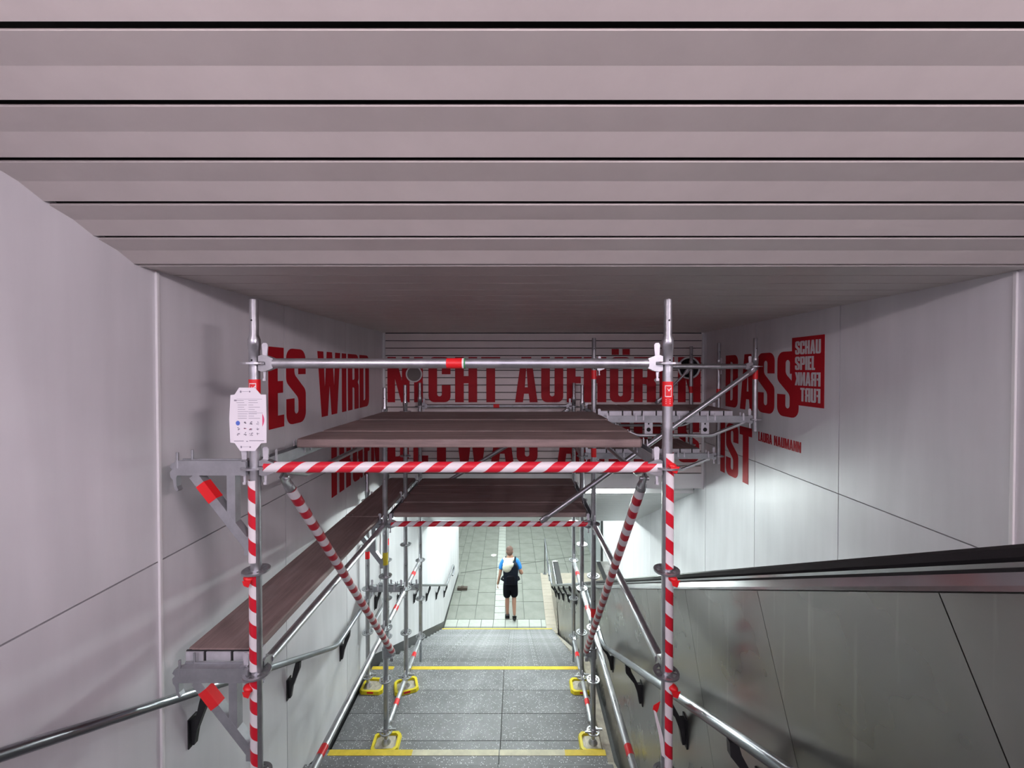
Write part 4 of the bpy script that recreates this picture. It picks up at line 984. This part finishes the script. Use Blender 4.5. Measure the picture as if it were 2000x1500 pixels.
# fingers, ears, nose
def hand(wr, dirv, side):
    d = Vector(dirv).normalized(); sd = Vector(side).normalized(); w0 = Vector(wr)
    for k, ln in enumerate((.062, .072, .068, .052)):
        b = w0+d*.035+sd*(.024-.016*k); c = b+d*ln*.55; e = b+d*ln+d.cross(sd)*.018; mb.tube(b, c, .0085, .008, n=8); mb.tube(c, e, .008, .0065, n=8); mb.ell(c, (.008,)*3, 8, 5)
    b = w0+sd*.028; c = b+d*.03+sd*.026; mb.tube(b, c, .010, .009, n=8); mb.tube(c, c+d*.03+sd*.004, .009, .007, n=8)
hand((-.315, -.005, .85), (-.06, .03, -1), (0, 1, 0)); hand((.27, .23, 1.09), (-.35, 1, .1), (0, .1, 1))
for q in (-1, 1): mb.ell((-.02+q*.080, .045, 1.645), (.010, .020, .030), 8, 6)
mb.ell((-.02, .150, 1.635), (.013, .022, .020), 8, 6); mb.ell((-.02, .135, 1.585), (.024, .008, .006), 8, 5)
bo = link('body', mb.mesh('body'), M['skin'], pr, PL)
mb = MB()
for q in (-1, 1): mb.ell((-.02+q*.033, .135, 1.665), (.012, .007, .007), 8, 6)
link('eyes', mb.mesh('eyes'), M['shoe'], pr, PL)
mb = MB(); mb.ell((-.02, .035, 1.705), (.086, .103, .078), 16, 10); mb.ell((-.02, -.018, 1.655), (.080, .068, .080), 14, 9); link('hair', mb.mesh('hair'), M['hair'], pr, PL)
V = [((0, 0, 1.00), (.165, .115)), ((0, 0, 1.15), (.155, .115)), ((0, .01, 1.30), (.168, .12)), ((0, .01, 1.43), (.14, .10)), ((-.01, .015, 1.48), .072), ((-.16, 0, 1.44), .072), ((-.215, -.02, 1.36), .066), ((-.24, -.035, 1.23), .060), ((.15, 0, 1.44), .072), ((.205, -.01, 1.36), .066), ((.24, -.025, 1.23), .062)]
me = skin('t_shirt', V, [(0,1),(1,2),(2,3),(3,4),(3,5),(5,6),(6,7),(3,8),(8,9),(9,10)], None, pr, PL); link('t_shirt', me, M['shirt'], pr, PL)
V = [((0, 0, 1.02), (.165, .118)), ((0, 0, .92), (.175, .125)), ((-.088, .01, .78), .112), ((-.086, .025, .50), .100), ((.088, .015, .78), .112), ((.094, .04, .51), .100)]
me = skin('shorts', V, [(0,1),(1,2),(2,3),(1,4),(4,5)], None, pr, PL); link('shorts', me, M['shorts'], pr, PL)
for nm, b, d, pitch in (('shoe', (-.075, -.015, .0), 0, 0), ('shoe', (.10, -.16, .03), 0, -.45)):
    mb = MB(); rm = Matrix.Rotation(pitch, 3, 'X'); b = Vector(b)
    pts = [((0, -.045, .052), .052), ((0, .04, .052), .052), ((0, .14, .044), .046), ((0, .20, .036), .034)]
    sk_ = skin('shoe', [(tuple(b+rm @ Vector(p)), r) for p, r in pts]+[(tuple(b+rm @ Vector((0, -.035, .115))), .050)], [(0,1),(1,2),(2,3),(0,4)], None, pr, PL); link('shoe', sk_, M['shoe'], pr, PL)
# hood bunched round the neck
mb = MB(); P = []
n = 18
for k in range(n):
    a = 2*PI*k/n; P.append(Vector((-.035+.115*math.cos(a), .0+.10*math.sin(a), 1.475-.03*math.sin(a+PI)*-1)))
pp = [p for p in P]+[P[0]]; mb.path(pp, .042, 10)
mb.ell((-.075, -.245, 1.385), (.115, .050, .125), 14, 9, rot=Matrix.Rotation(.55, 3, 'Y')); mb.ell((-.02, -.235, 1.42), (.12, .055, .075), 14, 9, rot=Matrix.Rotation(-.45, 3, 'Y')); mb.ell((-.10, -.20, 1.44), (.085, .07, .07), 12, 8); mb.ell((-.05, -.12, 1.47), (.12, .08, .06), 12, 8)
link('hood', mb.mesh('hood'), M['hood'], pr, PL)
bk = link('backpack', None, None, None, PL+Vector((0, -.17, 1.02))); tag(bk, 'dark navy backpack on the back of the person at the stair foot', 'backpack')
mb = MB()
mp = lambda u, v, q: PL+Vector((.01+u, -.11-q, v))
ol = fillet([(-.165, .95, .06), (.165, .95, .06), (.185, 1.32, .10), (.14, 1.47, .07), (-.14, 1.47, .07), (-.185, 1.32, .10)])
mb.prism([(p.x, p.y) for p in ol], mp, 0, .15); o = put('bag_body', mb, M['navy'], bk, WL[bk.name]); bevel(o, .03, 3)
mb = MB(); ol = fillet([(-.11, .99, .05), (.11, .99, .05), (.10, 1.20, .06), (-.10, 1.20, .06)]); mb.prism([(p.x, p.y) for p in ol], mp, .14, .20); bevel(put('front_pocket', mb, M['shorts'], bk, WL[bk.name]), .02, 3)
for q in (-1, 1):
    mb = MB(); mb.path([PL+Vector((q*.10+.01, -.13, 1.43)), PL+Vector((q*.115, -.06, 1.515)), PL+Vector((q*.12, .06, 1.50)), PL+Vector((q*.125, .12, 1.38)), PL+Vector((q*.15, .08, 1.15)), PL+Vector((q*.15, -.10, 1.05))], .02, 8); put('strap', mb, M['navy'], bk, WL[bk.name])
    mb = MB(); mb.path([PL+Vector((q*.15, -.15, 1.02)), PL+Vector((q*.215, -.10, 1.03)), PL+Vector((q*.20, .0, 1.02)), PL+Vector((q*.17, .10, 1.0))], .026, 8); put('hip_belt', mb, M['navy'], bk, WL[bk.name])
